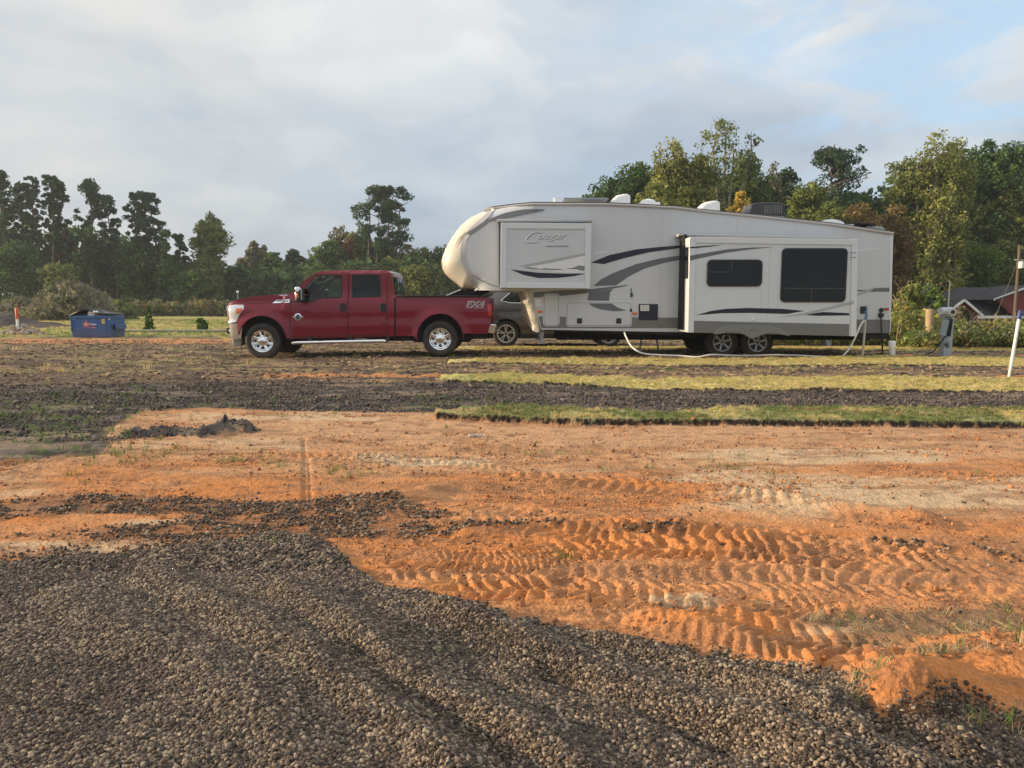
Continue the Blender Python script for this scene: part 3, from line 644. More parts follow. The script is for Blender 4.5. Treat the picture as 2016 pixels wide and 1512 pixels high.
# ---------------------------------------------------------------- shared materials
RED = mat('red_paint', (.185, .001, .017), rough=.35, metal=.0, spec=.25, coat=.6, dirt=((.20, .09, .06), .80, .22))
CHROME = mat('chrome', (.86, .87, .88), rough=.09, metal=1.0)
ALLOY = mat('alloy', (.72, .73, .74), rough=.32, metal=.55)
BLACKP = mat('black_plastic', (.018, .018, .02), rough=.5)
UNDER = mat('underbody_black', (.010, .010, .011), rough=.8)
RUBBER = mat('tyre_rubber', (.028, .026, .025), rough=.85, var=.25, vscale=14, bump=.004, bscale=60, dirt=((.16, .11, .08), .5, .5))
SEAM = mat('panel_gap', (.012, .006, .007), rough=.8)
AMBER = mat('amber_lens', (.75, .16, .02), rough=.2, coat=1)
REDLENS = mat('red_lens', (.45, .012, .015), rough=.15, coat=1)
LENS = mat('clear_lens', (.72, .72, .70), rough=.12, coat=1, metal=.25)
CREAM = mat('gelcoat_cream', (.70, .65, .54), rough=.25, coat=.6)
WALLM = mat('trailer_wall', (.58, .60, .625), rough=.38, coat=.15, var=.035, vscale=1.2, dirt=((.36, .30, .24), 1.1, .35))
TRIMW = mat('white_trim', (.68, .70, .73), rough=.35)
GREYB = mat('grey_skirt', (.17, .17, .165), rough=.5, dirt=((.25, .19, .14), .9, .3))
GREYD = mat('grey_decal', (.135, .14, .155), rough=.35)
SILV = mat('silver_decal', (.40, .405, .41), rough=.35)
PALED = mat('pale_decal', (.74, .75, .76), rough=.35)
NAVY = mat('black_decal', (.012, .012, .028), rough=.3)
WHITEP = mat('white_plastic', (.80, .80, .79), rough=.4)
DARKW = glass('dark_window', (.10, .14, .13), .35)
TINTF = glass('green_window', (.62, .80, .72), .80)
TINTR = glass('privacy_window', (.10, .13, .16), .5)
WSG = glass('windscreen_glass', (.80, .88, .84), .85)
BLIND = mat('window_blind', (.02, .021, .02), rough=.6)
CLOTH = mat('seat_cloth', (.10, .095, .085), rough=.9)
BEIGE = mat('beige_trim', (.42, .36, .22), rough=.7)
RIMD = mat('dark_alloy', (.36, .37, .38), rough=.35, metal=.7)
def wheel(parent, cx, yf, cz, Rt, wd, rr, side, spokes, style, rimm, name='wheel', tread=.012):
    """side -1: outer face looks to -y. wheel > tyre, rim, hub_cap"""
    s = side; b = MB()
    b.lathe([(0, s*-.02-s*wd*.25), (rr*.97, -s*wd*.25), (rr*.97, -s*wd*.9), (0, -s*wd*.9)], (cx, yf, cz))
    root = b.build(name, BLACKP, parent)
    t = MB(); h = lambda k: -s*wd*k
    nseg = 56
    t.lathe([(rr, h(.0+.06)), (rr*1.03, h(0.02)), ((rr+Rt)/2, h(-.03)), (Rt*.955, h(.03)), (Rt*.992, h(.12)), (Rt, h(.3)), (Rt, h(.5)), (Rt, h(.7)), (Rt*.992, h(.88)), (Rt*.955, h(.97)), ((rr+Rt)/2, h(1.03)), (rr, h(.94))],
            (cx, yf, cz), n=nseg, mod=lambda k: (-tread if k % 2 else 0))
    t.build('tyre', RUBBER, root, angle=50)
    r = MB()
    r.lathe([(rr*.86, h(.35)), (rr*.88, h(.1)), (rr*.93, h(.035)), (rr*1.01, h(.02)), (rr*1.015, h(.05))], (cx, yf, cz), n=48)
    def spoke(a, w0, w1, r0, r1, hh0, hh1, twist=0):
        ca, sa = math.cos(a), math.sin(a); ca2, sa2 = math.cos(a+twist), math.sin(a+twist)
        vs = []
        for (rad, ww, hh, c_, s_) in ((r0, w0, hh0, ca, sa), (r1, w1, hh1, ca2, sa2)):
            for (o, d) in ((-1, 0), (-.55, 1), (.55, 1), (1, 0)):
                vs.append((cx + rad*c_ - o*ww*s_, yf + h(hh) + s*(.018*d) - s*.006, cz + rad*s_ + o*ww*c_))
            for o in (1, -1): vs.append((cx + rad*c_ - o*ww*s_, yf + h(hh+.14), cz + rad*s_ + o*ww*c_))
        r.add(vs, [(0,1,7,6),(1,2,8,7),(2,3,9,8),(3,4,10,9),(5,0,6,11),(4,5,11,10)])
    if style == 'truck':
        for k in range(spokes): spoke(2*math.pi*(k+.5)/spokes, rr*.16, rr*.15, rr*.38, rr*.90, .13, .10)
        r.lathe([(rr*.86, h(.10)), (rr*.76, h(.12)), (rr*.74, h(.22))], (cx, yf, cz), n=48)
        r.lathe([(rr*.52, h(.22)), (rr*.52, h(.12)), (rr*.42, h(.08)), (rr*.30, h(.08))], (cx, yf, cz), n=40)
    elif style == 'double':
        for k in range(spokes):
            for d in (-.17, .17): spoke(2*math.pi*k/spokes+math.pi/2+d*.5, rr*.05, rr*.065, rr*.12, rr*.92, .10, .06, d*.55)
        r.lathe([(rr*.22, h(.2)), (rr*.22, h(.1)), (0, h(.08))], (cx, yf, cz), n=24)
    else:
        for k in range(spokes): spoke(2*math.pi*k/spokes+.3, rr*.10, rr*.17, rr*.2, rr*.9, .12, .08)
        r.lathe([(rr*.30, h(.2)), (rr*.30, h(.12)), (rr*.2, h(.10)), (0, h(.10))], (cx, yf, cz), n=24)
    r.build('rim', rimm, root, angle=30)
    c = MB()
    if style == 'truck':
        c.lathe([(rr*.33, h(.12)), (rr*.31, h(.0)), (rr*.24, h(-.04)), (rr*.1, h(-.05)), (0, h(-.05))], (cx, yf, cz), n=24)
        for k in range(8):
            a = 2*math.pi*k/8; c.lathe([(.011, h(.12)), (.011, h(.02)), (0, h(.0))], (cx+rr*.42*math.cos(a), yf, cz+rr*.42*math.sin(a)), n=8)
    else:
        c.lathe([(rr*.14, h(.12)), (rr*.13, h(.03)), (0, h(.02))], (cx, yf, cz), n=20)
    c.build('hub_cap', rimm if style == 'truck' else BLACKP, root)
    return root
# ================================================================ red pickup
TY = 17.1; TW = 1.0; TC = TY+TW
def pickup():
    t = thing('pickup_truck', 'dark red crew cab pickup with chrome bumper parked with its bed under the trailer nose', 'pickup', (P(700, 703, TY)[0], TC, 0))
    q = lambda pts: Q(pts, TY)
    fw = P(517, 671.5, TY); rw = P(866.7, 667, TY); Rt = .415; rr = .252
    arch = lambda c, r, a0, a1, n=14, ky=1.0: [(c[0]+r*math.cos(R(a0+(a1-a0)*k/n)), c[1]+ky*r*math.sin(R(a0+(a1-a0)*k/n))) for k in range(n+1)]
    zb = lambda py: P(600, py, TY)[1]
    outline = q([(443.5,636),(442.5,603),(446,597),(452,593.6),(468,588),(499,583),(530,580.7),(545,580.6),(556,583.5),(563,582),(586.7,563.5),(602.5,548),(618.4,537.8),(631,533.8),(650,532.2),(674,531.3),(740,531),(757,531.8),(764,533.5),(768,537),(770.5,549),(774,571),(776,583)])
    outline += q([(776.5,586),(780,584.6),(860,583.3),(959,582.6),(962,584),(965,594),(967.5,612),(966,635),(960,657),(914,657)])
    outline += arch((rw[0], rw[1]+.02), .535, -5, 185, ky=1.05)
    outline += q([(815,661.3),(780,662),(570,667)])
    outline += arch((fw[0]+.0, fw[1]+.03), .555, 5, 168, ky=1.0)
    outline += q([(465,634)])
    noseline = q([(442.5,660),(441,603),(446,595)])
    tail = q([(967,590),(966,640)])
    zs = [.3, .52, .78, .83, 1.05, 1.16, 1.30, 1.40, 1.75, 2.0, 2.1]
    ws = [.955, .975, 1.0, .975, .985, .978, .955, .925, .80, .70, .66]
    xcab0, xcab1 = P(556, 600, TY)[0], P(777, 600, TY)[0]
    zroof = zb(531)
    def W(x, z):
        w_ = float(np.interp(z, zs, ws))
        if x > xcab1 and z > 1.25: w_ = float(np.interp(z, [1.25, 1.41], [.962, .93]))
        if x < xcab0 and z > 1.10: w_ = float(np.interp(z, [1.10, 1.22, 1.42], [.98, .93, .80]))
        for c in (fw, rw):
            d = math.hypot(x-c[0], z-c[1]); w_ = max(w_, float(np.interp(d, [.50, .60, .70, .76], [1.035, 1.03, .99, .90])))
        d = max(0, x-noseline[1][0]); r = .34
        if d < r: w_ -= .22*(1-math.sqrt(max(0, 1-(1-d/r)**2)))
        d = max(0, tail[0][0]-x+.02); r = .10
        if d < r: w_ -= .08*(1-math.sqrt(max(0, 1-(1-d/r)**2)))
        if z > zroof-.10 and xcab0 < x < xcab1:
            k = (z-(zroof-.10))/.10; w_ -= .10*(1-math.sqrt(max(0, 1-k*k)))
        return w_
    fwin = q([(579,593.5),(580,588),(602.5,562.5),(617,546.5),(624,542.8),(670,542),(670.8,585),(626,587),(618,591.5),(610.5,593.7)])
    rwin = q([(693,541.6),(745.5,541.6),(748.4,583.5),(692.5,585)])
    A0, A1 = P(563, 582, TY), P(631, 533.8, TY); B0, B1 = P(770, 545, TY), P(775, 578, TY)
    def skip(x, z, s):
        if A0[0]+.03 < x < A1[0]-.12 and z > A0[1]+.03 and abs(s) < .92: return True
        if x > B0[0]-.02 and x < B1[0]+.02 and B1[1] < z < B0[1] and abs(s) < .8: return True
        return False
    b = solid(MB(), outline, TC, W, .085, holes=[fwin, rwin], skip=skip, crown=.02)
    body = b.build('body', RED, t, angle=32)
    # liner
    lp = q([(576,596),(590,568),(622,542),(634,538),(757,537),(764,542),(768,580),(772,655),(570,655),(570,600)])
    l = solid(MB(), lp, TC, lambda x, z: W(x, z)-.035, .2, holes=[fwin, rwin], skip=lambda x, z, s: (x < P(631,0,TY)[0]+.02 and z > P(0,590,TY)[1]) or (x > P(759,0,TY)[0] and z > P(0,584,TY)[1] and abs(s) < .8))
    l.build('cabin_lining', CLOTH, t)
    # windscreen, rear window
    def sheet(name, a, b_, m, wa, wb, n=10, bow=.05, par=None):
        mb = MB(); vs = []
        for (x, z), ww in ((a, wa), (((a[0]+b_[0])/2, (a[1]+b_[1])/2), (wa+wb)/2), (b_, wb)):
            for k in range(n+1): s_ = -1+2*k/n; vs.append((x-bow*(1-s_*s_), TC+ww*s_, z+bow*.4*(1-s_*s_)))
        mb.add(vs, [(r*(n+1)+k, r*(n+1)+k+1, (r+1)*(n+1)+k+1, (r+1)*(n+1)+k) for r in range(2) for k in range(n)]); return mb.build(name, m, par or t)
    sheet('windscreen', (A0[0]+.04, A0[1]+.03), (A1[0]-.08, A1[1]-.035), WSG, .86, .66)
    sheet('rear_window', (B0[0]+.005, B0[1]), (B1[0]-.005, B1[1]), TINTR, .64, .74, bow=-.005)
    # skin helper: pieces that follow the side of the body, proud by o
    def skinpoly(mb, poly, o, step=.1, side=-1, holes=(), th=.012, mi=0):
        s0 = MB(); solid(s0, poly, 0, lambda x, z: W(x, z)+o, step, holes=holes, skip=lambda x, z, s: abs(s) < 2)
        # keep only one side
        vs = s0.v; keep = [f for f in s0.f if all((vs[i][1] < 0) == (side < 0) for i in f)]
        used = sorted({i for f in keep for i in f}); mp = {a: k for k, a in enumerate(used)}
        mb.add([(vs[i][0], vs[i][1]+TC, vs[i][2]) for i in used], [tuple(mp[i] for i in f) for f in keep], mi)
        return mb
    def seam(mb, pts, wd=.013, o=.003, side=-1):
        pts = q(pts)
        fine = []
        for (ax, az), (bx, bz) in zip(pts[:-1], pts[1:]):
            n = max(1, int(math.hypot(bx-ax, bz-az)/.06))
            fine += [(ax+(bx-ax)*k/n, az+(bz-az)*k/n) for k in range(n)]
        fine.append(pts[-1]); vs = []
        for i, (x, z) in enumerate(fine):
            a = fine[max(0, i-1)]; c = fine[min(len(fine)-1, i+1)]; dx, dz = c[0]-a[0], c[1]-a[1]; l = math.hypot(dx, dz) or 1
            nx, nz = -dz/l*wd/2, dx/l*wd/2
            for e in (-1, 1): vs.append((x+nx*e, TC+side*(W(x, z)+o), z+nz*e))
        mb.add(vs, [(2*i, 2*i+1, 2*i+3, 2*i+2) for i in range(len(fine)-1)]); return mb
    # doors
    d1 = [(570.5,594),(570.5,663),(684,660.5),(684,539)]
    for sgn in (-1, 1):
        df = skinpoly(MB(), q([(572,594),(572,662.5),(683,660),(683,540),(676,540),(672.5,541),(673,586.5),(627,588.8),(618,593.2),(611,595.5),(577,595.5),(579,590.5),(577,588)]), .004, .12, sgn).build('door', RED, t)
        dr = skinpoly(MB(), q([(686,540),(686,660),(760,658),(760,540),(747,540),(750.4,585),(690.5,586.8),(691.2,540)]), .004, .12, sgn).build('door', RED, t)
        for d, w_, gm, nm in ((df, fwin, TINTF, 'window'), (dr, rwin, TINTR, 'window')):
            skinpoly(MB(), w_, -.012, .2, sgn).build(nm, gm, d)
        fr = MB()
        for wd_ in (df,):
            seam(fr, [(580,590),(602.5,562),(617,546),(624,542.3),(670.5,541.6),(671.2,585.4),(626,587.4),(618,592),(610.5,594.2),(579,594.2)], .022, .005, sgn)
        fr.build('window_seal', BLACKP, df)
        seam(MB(), [(692.4,541.2),(746,541.2),(748.8,584),(692,585.4),(692.4,541.2)], .020, .005, sgn).build('window_seal', BLACKP, dr)
        for d, hx in ((df, 674.5), (dr, 753.5)):
            h0 = P(hx-6, 597, TY); h1 = P(hx+6, 613, TY); yy = TC+sgn*(W(h0[0], 1.13)+.012)
            h = MB().rrect(h0[0], h1[0], h1[1], h0[1], yy-.012, yy+.012, .03); h.build('door_handle', BLACKP, d, bevel=.004)
        g = MB(); seam(g, [(570.5,590),(570.5,666)], .013, .0045, sgn); seam(g, [(570.5,663.5),(684.5,661)], .012, .0045, sgn); seam(g, [(684.6,536),(684.6,661)], .015, .0045, sgn); g.build('door_gap', SEAM, df)
        g = MB(); seam(g, [(684.6,661),(761,659)], .012, .0045, sgn); seam(g, [(761,537),(761,600),(762,659)], .012, .0045, sgn); g.build('door_gap', SEAM, dr)
    for sgn in (-1, 1):
        seam(MB(), [(777.2,586.5),(777.6,662)], .042, .004, sgn).build('bed_gap', SEAM, t); seam(MB(), [(452,596),(500,597),(556,596),(570,590)], .010, .003, sgn).build('hood_gap', SEAM, t)
    # hood scoop line / bed rail cap
    x0, x1 = P(779, 584, TY)[0], P(960, 584, TY)[0]
    for sgn in (-1, 1): MB().box(x0, x1, TC+sgn*.93-.05, TC+sgn*.93+.03, P(0,584.2,TY)[1], P(0,582.2,TY)[1]+.01).build('bed_rail_cap', BLACKP, t, bevel=.008)
    b = MB(); xa, za = P(470, 587.5, TY); xb, zb_ = P(545, 580.5, TY)
    for s_ in (-.36, .36):
        b = MB(); b.add([(xa, TC+s_-.14, za-.01), (xa, TC+s_+.14, za-.01), (xb, TC+s_+.10, zb_+.035), (xb, TC+s_-.10, zb_+.035), (xb+.03, TC+s_+.10, zb_-.02), (xb+.03, TC+s_-.10, zb_-.02), (xa, TC+s_-.2, za-.06), (xa, TC+s_+.2, za-.06)],
              [(0,1,2,3),(3,2,4,5),(0,3,5,6),(1,7,4,2)]); b.build('hood_bulge', RED, t, angle=50)
    # grille, headlights, bumper
    b = MB(); gx = P(441.5, 620, TY)[0]
    b.extr([(gx-.03, zb(637)), (gx-.045, zb(604)), (gx+.02, zb(599)), (gx+.12, zb(600)), (gx+.12, zb(637))], TC-.74, TC+.74)
    gr = b.build('grille', CHROME, t, bevel=.015)
    for k in range(2):
        z0 = zb(634-16*k); MB().box(gx-.055, gx+.0, TC-.60, TC+.60, z0, z0+.13).build('grille_opening', BLACKP, gr)
    for sgn in (-1, 1):
        pts = q([(446,602.5),(460,599.8),(478.3,600.2),(479.5,608),(472.4,617.5),(464,634),(447,636)])
        b = MB(); skinpoly(b, pts, .008, .06, sgn); 
        pz = [(gx+.0, zb(602.5)), (gx, zb(636))]
        b.add([(pts[0][0]-.03, TC+sgn*.75, zb(603)), (pts[0][0]-.03, TC+sgn*.75, zb(636)), (pts[6][0], TC+sgn*(W(pts[6][0], zb(636))+.008), zb(636)), (pts[0][0], TC+sgn*(W(pts[0][0], zb(603))+.008), zb(602.5))], [(0,1,2,3)])
        hl = b.build('headlight', LENS, t)
        skinpoly(MB(), q([(464,607),(478,607),(476,612),(470,617.5),(464,617.5)]), .014, .06, sgn).build('turn_signal', AMBER, hl)
        skinpoly(MB(), q([(449,604),(462,601.5),(462,606),(449,608)]), .012, .06, sgn).build('lens_bezel', CHROME, hl)
        # bumper side follows
    bp = q([(440,638),(477,636.5),(477,642),(474.5,667),(458,668),(441,664),(439,655)])
    def WB(x, z):
        d = max(0, x-bp[0][0]); r = .42
        return 1.0-(.30*(1-math.sqrt(max(0, 1-(1-d/r)**2))) if d < r else 0)
    b = solid(MB(), bp, TC, WB, .07); bu = b.build('front_bumper', CHROME, t, angle=40)
    f = P(448.5, 651.5, TY)
    for sgn in (-1, 1): MB().rrect(f[0]-.075, f[0]+.06, f[1]-.065, f[1]+.065, TC+sgn*(WB(f[0], f[1])-.02)-.012, TC+sgn*(WB(f[0], f[1])-.02)+.022, .03).build('fog_light_recess', BLACKP, bu)
    for sgn in (-1, 1): MB().lathe([(0, -.012*1), (.045, 0), (.045, .02)], (f[0]+.02, TC+sgn*(WB(f[0], f[1])+.005), f[1]), n=16).build('fog_light', LENS, bu)
    b = MB(); b.box(bp[0][0]-.035, bp[0][0]+.02, TC-.35, TC+.35, zb(662), zb(655)); b.tube([(bp[0][0]-.06, TC-.45, zb(653)), (bp[0][0]-.06, TC-.45, zb(660))], .03)
    b.build('licence_plate', BLACKP, bu)
    b = MB(); b.extr(q([(450,667.5),(470,667.5),(468,682),(452,682.5)]), TC-.8, TC+.8); b.build('air_dam', mat('grey_dam', (.38, .36, .33), rough=.6), t, bevel=.02)
    # chassis, arches interior, axle
    b = MB(); b.box(P(470,0,TY)[0], P(960,0,TY)[0], TC-.42, TC+.42, .40, .72)
    b.box(P(568,0,TY)[0], P(822,0,TY)[0], TC-.85, TC+.85, .36, .62)
    for c in (fw, rw): b.extr(arch(c, .66, -8, 188, 12), TC-.72, TC+.72)
    b.extr(q([(903,655),(960,655),(958,668),(903,668)]), TC-.8, TC+.8)
    b.build('chassis', UNDER, t)
    axs = mat('axle_steel', (.05, .045, .04), rough=.7, metal=.4)
    for c in (fw, rw): MB().tube([(c[0], TC-.8, c[1]), (c[0], TC+.8, c[1])], .06, 10).build('axle', axs, t)
    for s_ in (-.5, .5): MB().tube([(rw[0]-.5, TC+s_, .55), (rw[0], TC+s_, .40), (rw[0]+.5, TC+s_, .58)], .03, 6).build('leaf_spring', axs, t)
    # running board
    b = MB(); x0, z0 = P(576, 675.5, TY); x1, z1 = P(763, 671, TY)
    b.tube([(x0, TY+.02, z0), (x0+.12, TY-.06, z0+.012), (x1-.1, TY-.06, z1), (x1, TY+.02, z1-.01)], .042, 12)
    rb = b.build('running_board', CHROME, t)
    for k in (592, 675, 752): x = P(k, 0, TY)[0]; MB().box(x-.04, x+.04, TY-.06, TY+.25, .36, .47).build('bracket', BLACKP, rb)
    b = MB(); b.box(P(685,0,TY)[0], P(709,0,TY)[0], TY-.09, TY-.04, P(0,668,TY)[1], P(0,666,TY)[1]); b.build('step_pad', CHROME, rb)
    # mirror
    for sgn in (-1, 1):
        mx, mz = P(596, 575, TY); yy = TC+sgn*(W(mx, 1.3)+.26)
        b = MB(); b.box(mx-.06, mx+.05, yy-.13, yy+.13, zb(592), zb(571)); b.tube([(mx+.02, TC+sgn*W(mx, 1.28)-sgn*.04, 1.28), (mx, yy, 1.30)], .04, 8); b.tube([(mx+.02, TC+sgn*W(mx, 1.40)-sgn*.08, 1.38), (mx, yy, 1.42)], .03, 8)
        mo = b.build('side_mirror', BLACKP, t, bevel=.02)
        b = MB(); b.box(mx-.085, mx+.03, yy-.135, yy+.135, zb(576), zb(565.5)); b.box(mx-.09, mx-.03, yy-.13, yy+.13, zb(593), zb(575)); b.build('mirror_cap', CHROME, mo, bevel=.025)
        b = MB(); b.box(mx-.05, mx+.0, yy+sgn*.10, yy+sgn*.15, zb(587), zb(578)); b.build('marker_light', AMBER, mo, bevel=.01)
        b = MB(); b.box(mx+.04, mx+.06, yy-.11, yy+.11, zb(591), zb(568)); b.build('mirror_glass', CHROME, mo)
        b = skinpoly(MB(), q([(577.5,594),(580,587),(593,572),(595,594)]), .006, .2, sgn); b.build('mirror_base', BLACKP, t)
    # tail lights, rear bumper
    for sgn in (-1, 1):
        b = skinpoly(MB(), q([(959.5,600),(964,598),(967.3,611),(965.5,622),(960,621)]), .012, .05, sgn)
        x9 = P(967.6, 610, TY)[0]; b.box(x9-.03, x9+.008, TC+sgn*.90-.07, TC+sgn*.90+.05, zb(622), zb(598)); b.build('tail_light', REDLENS, t)
    b = MB(); b.extr(q([(959,638),(977,637.5),(976,643),(974.5,658),(958,655.5)]), TC-.95, TC+.95); b.build('rear_bumper', CHROME, t, bevel=.025)
    b = MB(); b.box(P(968,0,TY)[0], P(977.5,0,TY)[0], TC-.9, TC+.9, zb(639), zb(635.3)); b.build('bumper_step_pad', BLACKP, t, bevel=.01)
    x9 = P(965, 0, TY)[0]; b = MB(); b.box(x9, x9+.035, TC-.78, TC+.78, .66, 1.36); b.box(x9+.03, x9+.04, TC-.12, TC+.12, 1.15, 1.28); b.build('tailgate', RED, t, bevel=.02)
    # badges
    b = MB(); yv = TC-W(P(555,592,TY)[0], P(555,592,TY)[1])
    vent = skinpoly(MB(), q([(534,596.8),(543,590.2),(569.5,589.2),(569,596)]), .012, .05, -1).build('fender_vent', CHROME, t)
    skinpoly(MB(), q([(539,594.5),(545,591.2),(551,591),(547,594.3)]), .016, .05, -1).build('vent_opening', BLACKP, vent)
    xa, za = P(551, 594.8, TY); xb, zb2 = P(567, 590.8, TY); yv = TC-W(xb, zb2)-.022
    text_mb(MB(), 'F-250', xa, xb, za, zb2, yv, .2, .01).build('lettering', BLACKP, vent)
    e = P(586.5, 624, TY); b = MB(); yy = TC-W(*e)-.008
    b.lathe([(.085, 0), (.085, -.012), (.055, -.014), (.055, 0)], (e[0], yy, e[1]), n=28)
    b.box(e[0]-.13, e[0]-.075, yy-.01, yy, e[1]-.012, e[1]+.012); b.box(e[0]+.075, e[0]+.13, yy-.01, yy, e[1]-.012, e[1]+.012)
    em = b.build('door_emblem', CHROME, t); b = MB(); b.lathe([(.056, 0), (.05, -.010), (0, -.012)], (e[0], yy, e[1]), n=20); b.build('emblem_centre', mat('emblem_grey', (.08, .12, .13), rough=.3, metal=.5), em)
    xa, za = P(919.5, 602.8, TY); xb, zb2 = P(953, 594, TY); 
    yy = TC-max(W(xa, za), W(xb, zb2))-.012
    text_mb(MB(), 'FX4', xa-.02, xb+.02, za-.02, zb2+.02, yy, .25, .045).build('lettering', mat('badge_silver', (.50, .45, .47), rough=.3), t)
    text_mb(MB(), 'FX4', xa+.015, xb-.012, za+.012, zb2-.008, yy-.004, .25, -.02).build('lettering', mat('badge_grey', (.13, .10, .11), rough=.4), t)
    b = MB(); xo, zo = P(919, 604.6, TY); text_mb(b, 'OFF ROAD', xo, P(951,0,TY)[0], P(0,607.3,TY)[1], zo, yy, .1, .0).build('lettering', mat('badge_silver', (.5,.45,.47)), t)
    # interior
    for (sx, nm) in ((640, 'front_seat'), (722, 'rear_seat')):
        for s_ in ((-.42, .42) if sx == 640 else (0,)):
            wd = .26 if sx == 640 else .7; x = P(sx, 0, TY)[0]
            b = MB(); b.extr([(x-.5, .95), (x-.5, 1.07), (x-.02, 1.08), (x+.14, 1.58), (x+.24, 1.58), (x+.16, .95)], TC+s_-wd, TC+s_+wd)
            b.box(x+.12, x+.22, TC+s_-.13, TC+s_+.13, 1.60, 1.77); b.build(nm, CLOTH, t, bevel=.03)
    b = MB(); x = P(606, 0, TY)[0]; ring = [(x+.1*math.sin(a)*1.0, TC-.42+.19*math.cos(a), 1.36+.17*math.sin(a)) for a in [2*math.pi*k/20 for k in range(21)]]
    b.tube(ring, .017, 6); b.tube([(x, TC-.42, 1.36), (x-.3, TC-.42, 1.2)], .03, 6); b.build('steering_wheel', BLACKP, t)
    b = MB(); x = P(585, 0, TY)[0]; b.extr([(x-.3, 1.05), (x-.2, 1.36), (x+.12, 1.36), (x+.2, 1.05)], TC-.85, TC+.85); b.build('dashboard', BLACKP, t, bevel=.03)
    x, z = P(609, 556, TY)
    for s_ in (-.4, .4): MB().tube([(x-.16, TC+s_*1.7, z-.14), (x-.02, TC+s_*1.65, z+.03), (x+.12, TC+s_*1.6, z+.14)], .035, 8).build('pillar_trim', BEIGE, t)
    for c in (fw, rw):
        wheel(t, c[0], TY-.03, c[1], Rt, .29, rr, -1, 8, 'truck', CHROME); wheel(t, c[0], TC+TW+.03, c[1], Rt, .29, rr, 1, 8, 'truck', CHROME)
    # folded bed cover standing over the tailgate end
    b = MB(); b.extr(q([(875,583.2),(909,569.8),(934,571),(961,571.5),(959,574),(950,574),(940,583.2)]), TC-.80, TC+.80); 
    bc = b.build('folded_bed_cover', UNDER, t, bevel=.01)
    for s_ in (-.83, .83): MB().tube([(*P(874, 583.5, TY)[:1], TC+s_, P(874, 583.5, TY)[1]), (P(906, 570, TY)[0], TC+s_, P(906, 570, TY)[1])], .016, 6).build('support_strut', ALLOY, bc)
pickup()
